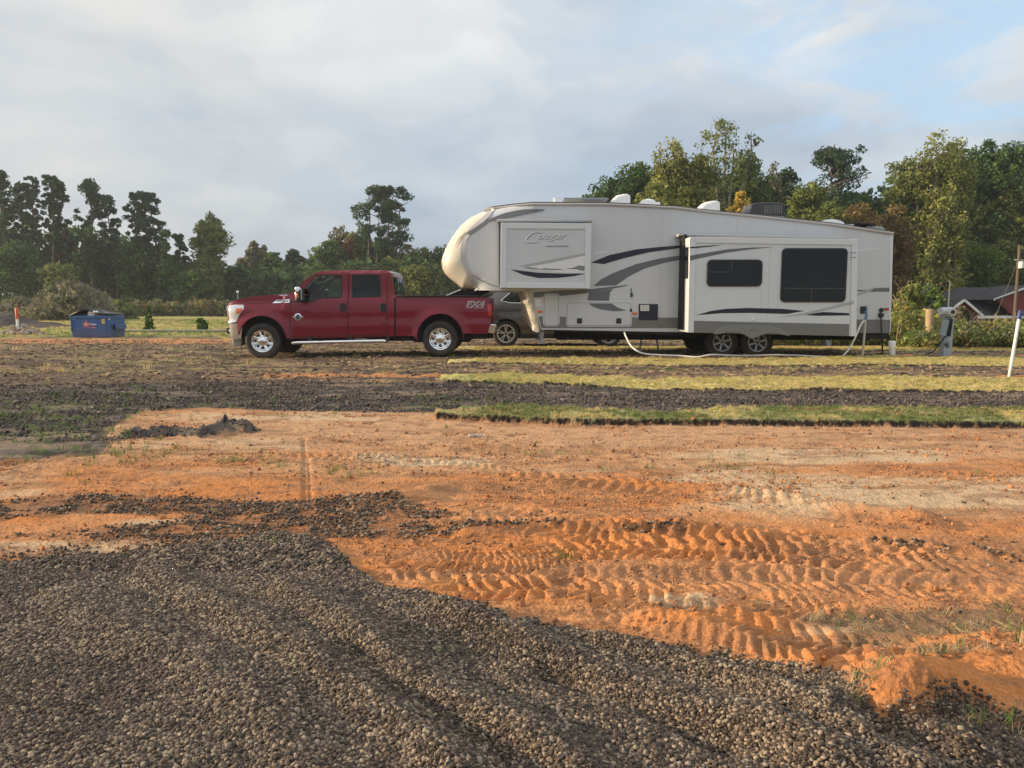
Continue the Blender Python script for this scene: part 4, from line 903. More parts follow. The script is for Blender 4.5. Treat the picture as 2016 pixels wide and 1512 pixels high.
# ================================================================ fifth wheel trailer
RY = 17.0; RW = 1.22; RC = RY+RW; S1 = RY-.5; S2 = RY-.85
def trailer():
    t = thing('travel_trailer', 'long grey and white fifth wheel camper with cream nose and two slide-outs open', 'camper trailer', (P(1350, 700, RY)[0], RC, 0))
    q = lambda pts, Y=RY: Q(pts, Y)
    X = lambda px, Y=RY: P(px, 0 if False else 600, Y)[0]
    Z = lambda py, Y=RY: P(1008, py, Y)[1]
    nose = q([(931,571),(907.5,568),(895.6,557),(880,545),(872,537),(866.5,526),(865,512),(868,500),(873,487),(885.6,464),(905,438),(925,422.5),(949,411.5),(975,406),(1010,402),(1050,400)])
    border = q([(967,405.5),(955,423),(939,438),(923,452),(911,470),(906.5,488),(908,507),(917,534),(933,571)])
    def W(x, z):
        d = polyd(x, z, nose); r = .47; w_ = RW
        if d < r and x < nose[-1][0]:
            k = min(1, max(0, (nose[-1][0]-x)/1.2)); w_ -= k*.47*(1-math.sqrt(max(0, 1-(1-d/r)**2)))
        return w_
    roof = [(1330,407),(1400,416),(1500,425.5),(1640,441),(1758,458)]
    cap = nose[:14] + border
    b = solid(MB(), cap, RC, W, .05, crown=.0, ts=[-1,-.97,-.9,-.8,-.6,-.35,0,.35,.6,.8,.9,.97,1])
    fc = b.build('front_cap', CREAM, t, angle=50)
    wall = [nose[13]] + q([(1010,403),(1050,401),(1200,402),(1330,408.5),(1400,417),(1500,426.5),(1640,442),(1757.5,459.5),(1751.5,655.5),(1350,654),(1065,649),(1050,600),(1045,574),(933,571)]) + border[::-1][1:]
    b = solid(MB(), wall, RC, W, .10, crown=.03); side = b.build('side_wall', WALLM, t, angle=40)
    # roof membrane and edge trims
    edge = q([(952,409.5),(967,406),(1010,401.6),(1050,399.6),(1200,400.6),(1330,407),(1400,415.5),(1500,425),(1640,440.5),(1758.5,458)])
    b = MB(); n = len(edge)
    for s_ in (-1, 1): MB().tube([(x, RC+s_*(W(x, z)+.012), z-.025) for x, z in edge], .03, 8).build('roof_edge_trim', mat('trim_grey', (.42, .40, .385), rough=.4), t)
    b = MB(); rows = [(x, z+.012+.02, W(x, z)-.03) for x, z in edge]; m_ = 9; vs = []
    for x, z, ww in rows:
        for k in range(m_): s_ = -1+2*k/(m_-1); vs.append((x, RC+ww*s_, z+.05*(1-s_*s_)))
    b.add(vs, [(i*m_+k, (i+1)*m_+k, (i+1)*m_+k+1, i*m_+k+1) for i in range(n-1) for k in range(m_-1)])
    b.build('roof_membrane', mat('roof_white', (.74, .73, .71), rough=.6), t)
    # cap border strip, body line
    def ribbon(mb, pts, wd, Y, o=.004, yf=None):
        fine = []
        for (ax, az), (bx, bz) in zip(pts[:-1], pts[1:]):
            k_ = max(1, int(math.hypot(bx-ax, bz-az)/.04)); fine += [(ax+(bx-ax)*k/k_, az+(bz-az)*k/k_) for k in range(k_)]
        fine.append(pts[-1]); vs = []; N_ = len(fine)
        for i, (x, z) in enumerate(fine):
            a = fine[max(0, i-1)]; c = fine[min(N_-1, i+1)]; dx, dz = c[0]-a[0], c[1]-a[1]; l = math.hypot(dx, dz) or 1
            w_ = (wd(i/(N_-1)) if callable(wd) else wd)/2; nx, nz = -dz/l*w_, dx/l*w_
            for e in (-1, 1):
                xx, zz = x+nx*e, z+nz*e; y_ = (RC-W(xx, zz)-o) if yf is None else yf; vs.append((xx, y_, zz))
        mb.add(vs, [(2*i, 2*i+1, 2*i+3, 2*i+2) for i in range(N_-1)]); return mb
    for s in (0,):
        ribbon(MB(), [(x+.05, z) for x, z in border], .10, RY, .022).build('cap_border', mat('border_grey', (.47, .47, .465), rough=.4), t)
        ribbon(MB(), q([(930,541),(945,551),(965,560),(987,566)]), .02, RY, .006).build('body_line', mat('line_grey', (.22, .22, .22), rough=.5), t)
    ribbon(MB(), q([(1072,413.5),(1030,417),(995,424),(960,435),(935,452),(921,460)]), lambda k: .02+.10*math.sin(min(1, k*1.5)*math.pi*.8), RY, .028).build('decal', GREYD, t)
    ribbon(MB(), q([(918,457),(905,468),(893,487)]), lambda k: .05*(1-k)+.006, RY, .03).build('decal', mat('decal_tan', (.33, .30, .25), rough=.4), t)
    # decals and a dark grey tapering shape on the main wall
    def dec(name, pts, m, Y, par=None, th=.004): return MB().extr(q(pts, Y), Y-th, Y+.001).build(name, m, par or t)
    dec('decal', [(1163,517),(1200,502),(1252,491),(1300,486),(1341,483),(1341,488),(1277,497),(1231,507.7),(1189,520)], NAVY, RY)
    dec('decal', [(1168,563),(1183,550),(1206,538),(1252,520),(1298,509),(1341,502.5),(1341,511),(1308,517.5),(1268,529),(1237,545),(1213,562)], GREYD, RY)
    seamm = mat('wall_seam', (.40, .405, .41), rough=.5)
    for sx, ya, yb in ((1446, 425, 462), (1560, 436, 465), (1300, 410, 645)): MB().box(X(sx), X(sx)+.006, RY-.0012, RY, Z(yb), Z(ya)).build('wall_seam', seamm, t)
    dec('decal', [(1168,498),(1196,493.5),(1198,494.5),(1170,502)], PALED, RY)
    dec('decal', [(1050,575),(1160,569.5),(1235,561),(1236,562.5),(1160,577),(1100,583),(1050,586)], GREYD, RY)  # flat dark grey shape, tapering back below the bedroom slide-out
    dec('decal', [(1157,585.6),(1160,576.7),(1207,568.8),(1201,576),(1199,592.3),(1157,591.6)], GREYD, RY)
    dec('decal', [(1682,571.3),(1706,570.3),(1695,573.5),(1682,574)], GREYD, RY)
    dec('decal', [(1682,580.8),(1700,572.5),(1727,564.5),(1712,574),(1682,585.5)], SILV, RY)
    dec('decal', [(1712,574.5),(1721,567.6),(1752.5,566),(1752.5,574.2)], GREYD, RY)
    dec('decal', [(1687,492),(1742,486.3),(1710,492),(1687,495)], PALED, RY)
    # lower grey band of the wall and dark belly
    dec('lower_band', [(1060,623),(1340,625.5),(1340,646),(1066,646)], GREYB, RY, th=.006)
    dec('lower_band', [(1680,628.8),(1751.7,629.5),(1751.2,655.2),(1680,655)], GREYB, RY, th=.006)
    b = MB(); b.extr(q([(1063,646),(1340,648),(1340,661),(1290,658),(1200,656),(1075,652)]), RY+.03, RC+RW-.03)
    b.extr(q([(1340,648),(1751,655.5),(1751,668),(1725,667),(1690,668),(1685,658),(1340,660)]), RY+.02, RC+RW-.02)
    b.box(X(1100), X(1745), RC-.5, RC-.4, Z(672), Z(655)); b.box(X(1100), X(1745), RC+.4, RC+.5, Z(672), Z(655)); b.build('chassis', UNDER, t)
    # compartment doors
    def cdoor(name, x0, x1, y0, y1, Y, r=.08, par=None, m=WALLM, fm=TRIMW):
        b = MB().rrect(X(x0, Y), X(x1, Y), Z(y1, Y), Z(y0, Y), Y-.016, Y+.002, r); f = b.build(name, fm, par or t, bevel=.004)
        MB().rrect(X(x0+1.6, Y), X(x1-1.6, Y), Z(y1-1.6, Y), Z(y0+1.6, Y), Y-.0165, Y-.0155, r*.85).build('door_gap', mat('gap_grey', (.12, .12, .12), rough=.6), f)
        MB().rrect(X(x0+2.4, Y), X(x1-2.4, Y), Z(y1-2.4, Y), Z(y0+2.4, Y), Y-.022, Y-.012, r*.8).build('door_panel', m, f, bevel=.003); return f
    cdoor('compartment_door', 1069, 1102, 578, 642, RY, .09)
    d = cdoor('compartment_door', 1115, 1244.5, 594, 643, RY, .07)
    for lx in (1141, 1218.5):
        MB().rrect(X(lx-5), X(lx+5), Z(637), Z(626.5), RY-.034, RY-.02, .012).build('latch', BLACKP, d, bevel=.004)
    MB().extr(q([(1158.5,597.5),(1204,597.5),(1216,605.5),(1233.5,611.6),(1208,613),(1182,609.2),(1166,603.3)]), RY-.026, RY-.021).build('decal', GREYD, d)
    ap = MB().rrect(X(1257.5), X(1295.3), Z(630), Z(598.5), RY-.02, RY, .015).build('access_panel', NAVY, t, bevel=.003)
    MB().extr(q([(1260.6,600.5),(1277.5,600.5),(1277.5,612),(1260.6,612)]), RY-.024, RY-.02).build('sticker', WHITEP, ap)
    b = MB()
    for k in range(4): b.extr(q([(1262,602+2.4*k),(1276,602+2.4*k),(1276,602.8+2.4*k),(1262,602.8+2.4*k)]), RY-.026, RY-.024)
    b.build('sticker_print', mat('print_grey', (.2, .2, .2)), ap)
    MB().extr(q([(1053.5,589),(1066,589),(1066,603),(1053.5,603)]), RY-.004, RY).build('notice_sticker', PALED, t)
    for (lx, ly) in ((1062.5, 613.5), (1249.7, 617)): MB().rrect(X(lx-4.6), X(lx+4.6), Z(ly+2.4), Z(ly-2.4), RY-.03, RY, .02).build('marker_light', AMBER, t, bevel=.006)
    MB().rrect(X(1741.5), X(1749), Z(611), Z(606), RY-.03, RY, .01).build('marker_light', REDLENS, t, bevel=.006)
    b = MB(); b.box(X(1241), X(1245), RY-.03, RY, Z(584.5), Z(577)); b.tube([(X(1242.3), RY-.02, Z(578)), (X(1242), RY-.02, Z(567.5))], .008, 6); b.build('door_catch', BLACKP, t); MB().box(X(1240), X(1244), RY-.034, RY-.02, Z(614), Z(607.5)).build('door_catch', BLACKP, t)
    b = MB(); b.rrect(X(1694), X(1706.5), Z(617.5), Z(603), RY-.02, RY, .03); b.build('water_inlet', BLACKP, t)
    MB().lathe([(0, -.05), (.045, -.05), (.05, 0)], (X(1735), RY, Z(610.5)), n=16).build('inlet_cap', BLACKP, t); b = MB(); b.lathe([(0, -.07), (.05, -.07), (.06, 0)], (X(1734.5), RY, Z(620.5)), n=16); b.build('power_inlet', BLACKP, t)
    b = MB(); b.extr([(X(1681.5), Z(609.4)), (X(1688), Z(609.4)), (X(1688), Z(608.6)), (X(1681.5), Z(608.6))], RY-.02, RY); b.build('key_lock', BLACKP, t)
    b = MB(); b.extr(q([(1752,459),(1758.5,459.5),(1753,655),(1750,655)]), RY-.006, RY+.03); b.build('corner_trim', TRIMW, t)
    b = MB(); b.tube([(X(1296), RY-.001, Z(636))]*2 if False else [(X(1300), RY-.01, Z(641)), (X(1303), RY-.01, Z(641))], .02, 6); b.build('vent_plug', GREYB, t)
    # front lower corner fairing
    fp = q([(1021,572.5),(1046,572.5),(1050,588),(1061,640),(1062.5,652),(1058,655),(1049,651),(1041,640)])
    b = solid(MB(), fp, RC, lambda x, z: RW+.02-.30*max(0, 1-max(0, (x-np.interp(z, [fp[7][1], fp[0][1]], [fp[7][0], fp[0][0]]))/.16))**2, .07)
    b.build('front_skirt', mat('skirt_cream', (.47, .43, .35), rough=.4, coat=.3, var=.45, vscale=4.5), t, angle=45)
    # slide-outs
    def slide(Y, x0, x1, y0, y1, sk, tilt):
        (xa, za), (xb, zb) = P(x0, y1, Y), P(x1, y0, Y)
        pts = q([(x0, y0), (x1, y0+tilt), (x1-(x1-x0)*.0-2.8*(1 if sk else .9), y1+tilt+(3 if sk else .5)), (x0-(3.6 if sk else 1.6), y1)], Y)
        b = MB().extr(pts, Y, RY+.3); s = b.build('slide_out', mat('slide_wall', (.64, .665, .69), rough=.38, coat=.15, var=.03, vscale=1.3) if sk else WALLM, t, bevel=.012)
        def edge(u0, v0, u1, v1):   # strip in the face's own frame, fractions 0..1 from the top left
            def pt(u, v):
                a, b_, c, d_ = pts
                tx = a[0]+(b_[0]-a[0])*u; tz = a[1]+(b_[1]-a[1])*u; bx = d_[0]+(c[0]-d_[0])*u; bz = d_[1]+(c[1]-d_[1])*u
                return (tx+(bx-tx)*v, tz+(bz-tz)*v)
            return [pt(u0, v0), pt(u1, v0), pt(u1, v1), pt(u0, v1)]
        wU = 11.5/(x1-x0); wV = 11.5/(y1-y0)
        b = MB()
        for e in ((0, 0, wU, 1), (1-wU, 0, 1, 1), (wU, 0, 1-wU, wV)): b.extr(edge(*e), Y-.02, Y-.0005)
        if not sk: b.extr(edge(wU, 1-wV*.9, 1-wU, 1), Y-.02, Y-.0005)
        b.build('slide_trim', TRIMW, s, bevel=.006)
        return s, edge
    s1, e1 = slide(S1, 986.3, 1164.2, 438.6, 566.6, False, 1.0)
    b = MB(); b.box(X(979, RY), X(1162, RY), RY-.20, RY, Z(438.5, RY), Z(434.8, RY)); b.tube([(X(979, S1+.3), RY-.16, Z(435.2)), (X(1163, S1+.3), RY-.16, Z(436.2))], .028, 8); b.build('slide_awning', mat('awning_grey', (.36, .37, .37), rough=.5), s1, bevel=.01)
    b = MB(); b.box(X(983.2, RY), X(987, RY), RY-.06, RY+.02, Z(562), Z(440)); b.build('slide_seal', UNDER, s1)
    Y = S1
    dec('decal', [(1004.7,530.3),(1060,537),(1110,538.8),(1155,538.4),(1130,543.5),(1100,547),(1060,547.5),(1030,541)], NAVY, Y, s1)
    dec('decal', [(1012,525.5),(1050,519),(1085,513.5),(1120,507),(1148,500),(1161,497),(1161,507),(1162,537),(1120,537),(1090,535),(1060,531.5),(1030,529)], PALED, Y, s1, .003)
    dec('decal', [(1014,525.3),(1085,511),(1150,498.5),(1161,495),(1161,498.5),(1152,502.5),(1090,516.5),(1040,525)], SILV, Y, s1, .005)
    dec('decal', [(1113,529),(1128,527),(1140,522.5),(1161,525),(1161,533),(1145,533),(1135,530)], mat('decal_mid', (.21, .22, .22), rough=.4), Y, s1, .005)
    dec('decal', [(1028,527),(1040,525.8),(1056,527.8),(1063,529.5),(1072,528.2),(1088,529.5),(1100,529),(1111,530.6),(1090,532),(1050,530)], mat('decal_mid', (.21, .22, .22)), Y, s1, .005)
    dec('decal', [(1150,502),(1161,497.5),(1161,500.5),(1152,504)], GREYD, Y, s1, .006)
    # script name and line below
    sh = mat('letter_shade', (.25, .26, .27), rough=.3); lt = mat('letter_light', (.80, .81, .82), rough=.25)
    for (dx, dz, m_, o) in ((.016, -.018, sh, .004), (0, 0, lt, .008)):
        b = MB(); xa, za = P(1059, 474.5, Y); xb, zb = P(1115, 461.5, Y); text_mb(b, 'ougar', xa+dx, xb+dx, za+dz, zb+dz, Y-o, .55, .0, slope=0.0)
        b.build('lettering', m_, s1); b = MB()
        arc = [(1068,458),(1055,456.5),(1045,460),(1037,467),(1034.5,473),(1038,476),(1048,477),(1058,475.5)]
        pts = q(arc, Y); vs = []; n_ = len(pts)
        for i, (x, z) in enumerate(pts):
            a = pts[max(0, i-1)]; c = pts[min(n_-1, i+1)]; dx_, dz_ = c[0]-a[0], c[1]-a[1]; l = math.hypot(dx_, dz_); w_ = [.004,.008,.014,.02,.02,.014,.008,.004][i]
            for e in (-1, 1): vs.append((x-dz_/l*w_*e+dx, Y-o, z+dx_/l*w_*e+dz))
        b.add(vs, [(2*i, 2*i+1, 2*i+3, 2*i+2) for i in range(n_-1)]); b.build('lettering', m_, s1)
    b = MB(); xa, za = P(1075.5, 486.6, Y); xb, zb = P(1119.5, 483.4, Y); text_mb(b, 'HIGH COUNTRY', xa, xb, za, zb, Y-.004, 0, .01).build('lettering', mat('letter_dark', (.06, .06, .065), rough=.4), s1)
    s2, e2 = slide(S2, 1357.6, 1688, 466.4, 654.5, True, 4.5)
    Y = S2
    b = MB(); x0, z0 = P(1334.5, 463, RY-.25); x1, z1 = P(1665.5, 470, RY-.25)
    b.extr([(x0, z0-.03), (x0, z0+.03), (x1, z1+.02), (x1, z1-.035)], RY-.32, RY+.0); b.tube([(x0, RY-.32, z0), (x1, RY-.32, z1)], .026, 8); b.build('slide_awning', mat('awning_grey', (.36, .37, .37), rough=.5), s2)
    xs_ = P(1357.6, 520, S2)[0]; b = MB(); b.box(xs_-.035, xs_+.02, RY-.46, RY+.0, Z(648), Z(465)); b.build('slide_seal', UNDER, s2)
    b = MB(); b.extr(e2(.022, .875, .957, 1.0), Y-.012, Y-.0005); b.build('skirt_band', GREYB, s2, bevel=.003)
    # return face window (looks forward)
    xf = P(1357.6, 520, S2)[0]
    b = MB(); b.box(xf-.02, xf-.001 + .0, Y+.05, Y+.36, Z(548, Y), Z(485, Y)); wf = b.build('window', BLACKP, s2, bevel=.03)
    b = MB(); b.box(xf-.026, xf-.0195, Y+.08, Y+.33, Z(546, Y), Z(487, Y)); b.build('pane', DARKW, wf); 
    def window(x0, x1, y0, y1, r, bars, nm='window'):
        b = MB().rrect(X(x0, Y), X(x1, Y), Z(y1, Y), Z(y0, Y), Y-.03, Y-.0005, r); f = b.build(nm, BLACKP, s2, bevel=.008)
        x0i, x1i, z0i, z1i = X(x0+3.3, Y), X(x1-3.3, Y), Z(y1-3.3, Y), Z(y0+3.3, Y)
        MB().rrect(x0i, x1i, z0i, z1i, Y-.0325, Y-.0295, r*.7).build('blind_backing', BLIND, f)
        b = MB(); k = z0i+.03
        while k < z1i-.02: b.box(x0i+.03, x1i-.03, Y-.0345, Y-.0325, k, k+.009); k += .040
        b.build('blind', mat('blind_slat', (.10, .115, .105), rough=.5), f)
        MB().rrect(x0i, x1i, z0i, z1i, Y-.040, Y-.038, r*.7).build('pane', DARKW, f)
        b = MB()
        for (a, c, d_, e) in bars: b.box(X(a, Y), X(d_, Y), Y-.046, Y-.040, Z(e, Y), Z(c, Y))
        b.build('mullion', mat('mullion_grey', (.06, .065, .065), rough=.4), f); return f
    window(1389.5, 1498, 511, 564, .10, [(1393,534.7,1437.5,536.2),(1436.5,514,1438,535.5)])
    wl = window(1535, 1663.5, 488.5, 595, .10, [(1538,567,1660,568.4),(1594,568,1595.8,592)])
    b = MB(); b.rrect(X(1589.5, Y), X(1599, Y), Z(541, Y), Z(524, Y), Y-.037, Y-.0345, .05); b.extr(q([(1592,541),(1598,541),(1597,566),(1590,566)], Y), Y-.037, Y-.0345); b.build('blind_cord', mat('cord_pale', (.30, .30, .26), rough=.7), wl)
    dec('decal', [(1371,481.3+4),(1423,481.8),(1400,485.5),(1371,488.2)], NAVY, Y, s2)
    dec('decal', [(1358,486.2),(1371,485.3),(1371,488.2),(1358,489)], NAVY, Y-.02, s2)
    dec('decal', [(1371,501),(1430,491),(1480,487.3),(1523,486.6),(1480,490.5),(1430,497.5),(1371,510)], GREYD, Y, s2)
    dec('decal', [(1358,503.5),(1371,501),(1371,510),(1358,513.4)], GREYD, Y-.02, s2)
    dec('decal', [(1371,620.5),(1400,612),(1430,608),(1470,606.3),(1540,608),(1584,612),(1550,618),(1480,616),(1420,616.5)], NAVY, Y, s2)
    dec('decal', [(1585,620.2),(1603,616.8),(1620,614.2),(1672,616.5),(1672,620.8),(1610,621.7)], NAVY, Y, s2)
    dec('decal', [(1532,624.5),(1583,616.5),(1672,594.5),(1672,600),(1588,619.5)], SILV, Y, s2, .006)
    dec('decal', [(1673,594.2),(1681,592),(1681,597.6),(1673,599.8)], SILV, Y-.02, s2)
    for yy in (497, 506.3): dec('decal', [(1673,yy+.6),(1684.6,yy-.5),(1684.6,yy+1.2),(1673,yy+1.4)], GREYD, Y-.02, s2)
    b = MB(); b.rrect(X(1479, Y), X(1486, Y), Z(629.5, Y), Z(625.5, Y), Y-.02, Y, .01); b.build('tank_vent', WHITEP, s2)
    # wheel skirt
    for sx, ya, yb in ((1497.5, 566, 606), (1531, 596, 607), (1512, 483, 630)): MB().box(X(sx, Y), X(sx, Y)+.006, Y-.0012, Y, Z(yb, Y), Z(ya, Y)).build('wall_seam', mat('wall_seam', (.4,.4,.4)), s2)
    sk = q([(1404,657),(1410,650),(1419,644.5),(1433,640.5),(1514,640.5),(1536,647),(1556,657.5),(1554,661.5),(1545,660),(1528,656.3),(1510,656.5),(1497,660),(1484,666),(1476,666),(1465,659),(1452,654.5),(1431,653.5),(1417,657.5),(1408,658.5)], Y)
    MB().extr(sk, Y-.03, Y-.0125).build('wheel_skirt', mat('skirt_grey', (.20, .205, .20), rough=.45), s2, bevel=.006)
    MB().extr(q([(1470,651),(1482,646),(1492,651)], Y), Y-.036, Y-.03).build('skirt_badge', GREYB, s2, bevel=.002)
    # running gear
    for (cx, cy) in ((1421.5, 673.5), (1490.8, 674)):
        x, z = P(cx, cy, RY+.05)
        wheel(t, x, RY+.02, z, .375, .24, .215, -1, 6, 'star', RIMD); wheel(t, x, RC+RW-.02, z, .375, .24, .215, 1, 6, 'star', RIMD)
    x, z = P(1456, 674, RY+.05); MB().tube([(x-.42, RC-RW+.2, z), (x-.42, RC+RW-.2, z)], .045, 8).build('axle', UNDER, t); b = MB(); b.tube([(x+.42, RC-RW+.2, z), (x+.42, RC+RW-.2, z)], .045, 8)
    for s_ in (-.75, .75): b.tube([(x-.85, RC+s_, z+.28), (x-.42, RC+s_, z+.1), (x, RC+s_, z+.26), (x+.42, RC+s_, z+.1), (x+.85, RC+s_, z+.28)], .03, 6)
    b.build('axle', UNDER, t)
    for s_ in (-.85, .85):
        b = MB(); x = X(1068); b.box(x-.05, x+.05, RC+s_-.05, RC+s_+.05, .45, .62); b.box(x-.035, x+.035, RC+s_-.035, RC+s_+.035, .33, .47); b.box(x-.09, x+.09, RC+s_-.09, RC+s_+.09, .30, .335); b.build('landing_leg', mat('galvanised', (.42, .43, .44), rough=.45, metal=.6), t)
    stp = mat('steel_pale', (.5, .5, .46), rough=.5, metal=.3)
    for (xx, l) in ((1298, -5), (1326, 9)):
        b = MB(); b.tube([(X(xx), RC+.9, Z(656)), (X(xx+l), RC+.95, .03)], .022, 6); b.box(X(xx+l)-.05, X(xx+l)+.05, RC+.9, RC+1.0, .0, .04); b.build('step_leg', stp, t)
    MB().box(X(1284), X(1345), RC+.85, RC+1.25, Z(662), Z(659)).build('entry_step', stp, t)
    b = MB(); b.box(X(1262), X(1345), RC-.4, RC+.4, Z(668), Z(656)); b.build('underfloor_tank', UNDER, t)
    # rooftop equipment
    def roofz(px):
        return P(px, np.interp(px, [1050,1200,1330,1400,1500,1640,1758], [399.6,400.6,407,415.5,425,440.5,458]), RY)[1]
    def sideprof(pts, Yc, hw, name, m, bev=.05, seg=3): return MB().extr(q(pts, Yc-hw), Yc-hw, Yc+hw).build(name, m, t, bevel=bev, bseg=seg)
    YR = RC
    up = 2.5
    for (x0, x1, y0, y1) in ((1200,1241.5,381,403), (1373,1418.5,394.3,418)):
        w_ = x1-x0; sideprof([(x0,y1),(x0+w_*.06,y1-(y1-y0)*.35),(x0+w_*.35,y0+(y1-y0)*.14),(x0+w_*.7,y0),(x1-w_*.06,y0),(x1,y0+(y1-y0)*.2),(x1+.5,y1)], YR-.1, .24, 'roof_vent_cover', WHITEP, .06)
    def dome(x0, x1, ytop, ybase, name, m, sy=.3):
        (xa, zb_), (xb, _) = P(x0, ybase, YR), P(x1, ybase, YR); zt = P(x0, ytop, YR)[1]; cx = (xa+xb)/2; r = (xb-xa)/2
        mb = MB(); vs = [(cx, YR, zt)]; fs = []; n_, m2 = 20, 5
        for j in range(1, m2+1):
            a = j/m2*math.pi/2
            for k in range(n_):
                b_ = 2*math.pi*k/n_; vs.append((cx+r*math.sin(a)*math.cos(b_), YR+sy*math.sin(a)*math.sin(b_), zb_+(zt-zb_)*math.cos(a)))
        fs += [(0, 1+k, 1+(k+1) % n_) for k in range(n_)]
        for j in range(m2-1): fs += [(1+j*n_+k, 1+(j+1)*n_+k, 1+(j+1)*n_+(k+1) % n_, 1+j*n_+(k+1) % n_) for k in range(n_)]
        mb.add(vs, fs); mb.box(cx-r*1.15, cx+r*1.15, YR-sy*1.1, YR+sy*1.1, zb_-.1, zb_+.01); return mb.build(name, m, t, angle=60)
    dome(1259, 1292, 391.8, 402, 'roof_dome', WHITEP); dome(1606, 1662, 432, 446, 'roof_dome', mat('dome_white', (.62, .63, .63), rough=.3), .35)
    ac = sideprof([(1476,422),(1478,405),(1482,400),(1505,397.5),(1543,399.5),(1546,403),(1545,428),(1490,424)], YR, .34, 'air_conditioner', mat('ac_black', (.035, .037, .04), rough=.4), .03)
    b = MB()
    for k in range(9): b.extr(q([(1505+4*k,404),(1507.5+4*k,404.2),(1507.5+4*k,421),(1505+4*k,420)], YR-.345), YR-.352, YR-.338)
    b.build('grille', mat('grille_grey', (.12, .12, .12)), ac)
    b = MB(); b.extr(q([(1480,421),(1545,427),(1545,430),(1478,424)], YR-.36), YR-.365, YR+.36); b.build('ac_base', ALLOY, ac)
    b = MB(); b.box(P(1110,0,YR)[0], P(1198,0,YR)[0], YR-.5, YR+.4, P(0,398,YR)[1], P(0,395,YR)[1]); b.build('solar_panel', mat('panel_grey', (.25, .27, .30), rough=.3), t)
    b = MB(); x = P(1100, 0, YR)[0]; b.tube([(x-.1, YR, roofz(1100)), (x-.05, YR, P(0,390,YR)[1])], .03, 6); b.tube([(x-.1, YR-.1, P(0,391,YR)[1]), (x+.08, YR+.2, P(0,388,YR)[1])], .015, 6); b.tube([(x+.1, YR, roofz(1100)), (x-.08, YR, P(0,392,YR)[1])], .02, 6); b.build('tv_antenna', WHITEP, t)
    MB().extr(q([(1664,440.5),(1710,443.5),(1710,446.5),(1664,442.5)], YR), YR-.4, YR+.35).build('roof_hatch', BLACKP, t)
    sideprof([(1700,451),(1708,444),(1740,446.5),(1745,456),(1705,452)], YR, .3, 'roof_hatch', mat('hatch_grey', (.30, .33, .34), rough=.4), .03)
    sideprof([(1345,411),(1348,407.6),(1352,411.5)], YR-.6, .04, 'vent_pipe', WHITEP, .01)
trailer()
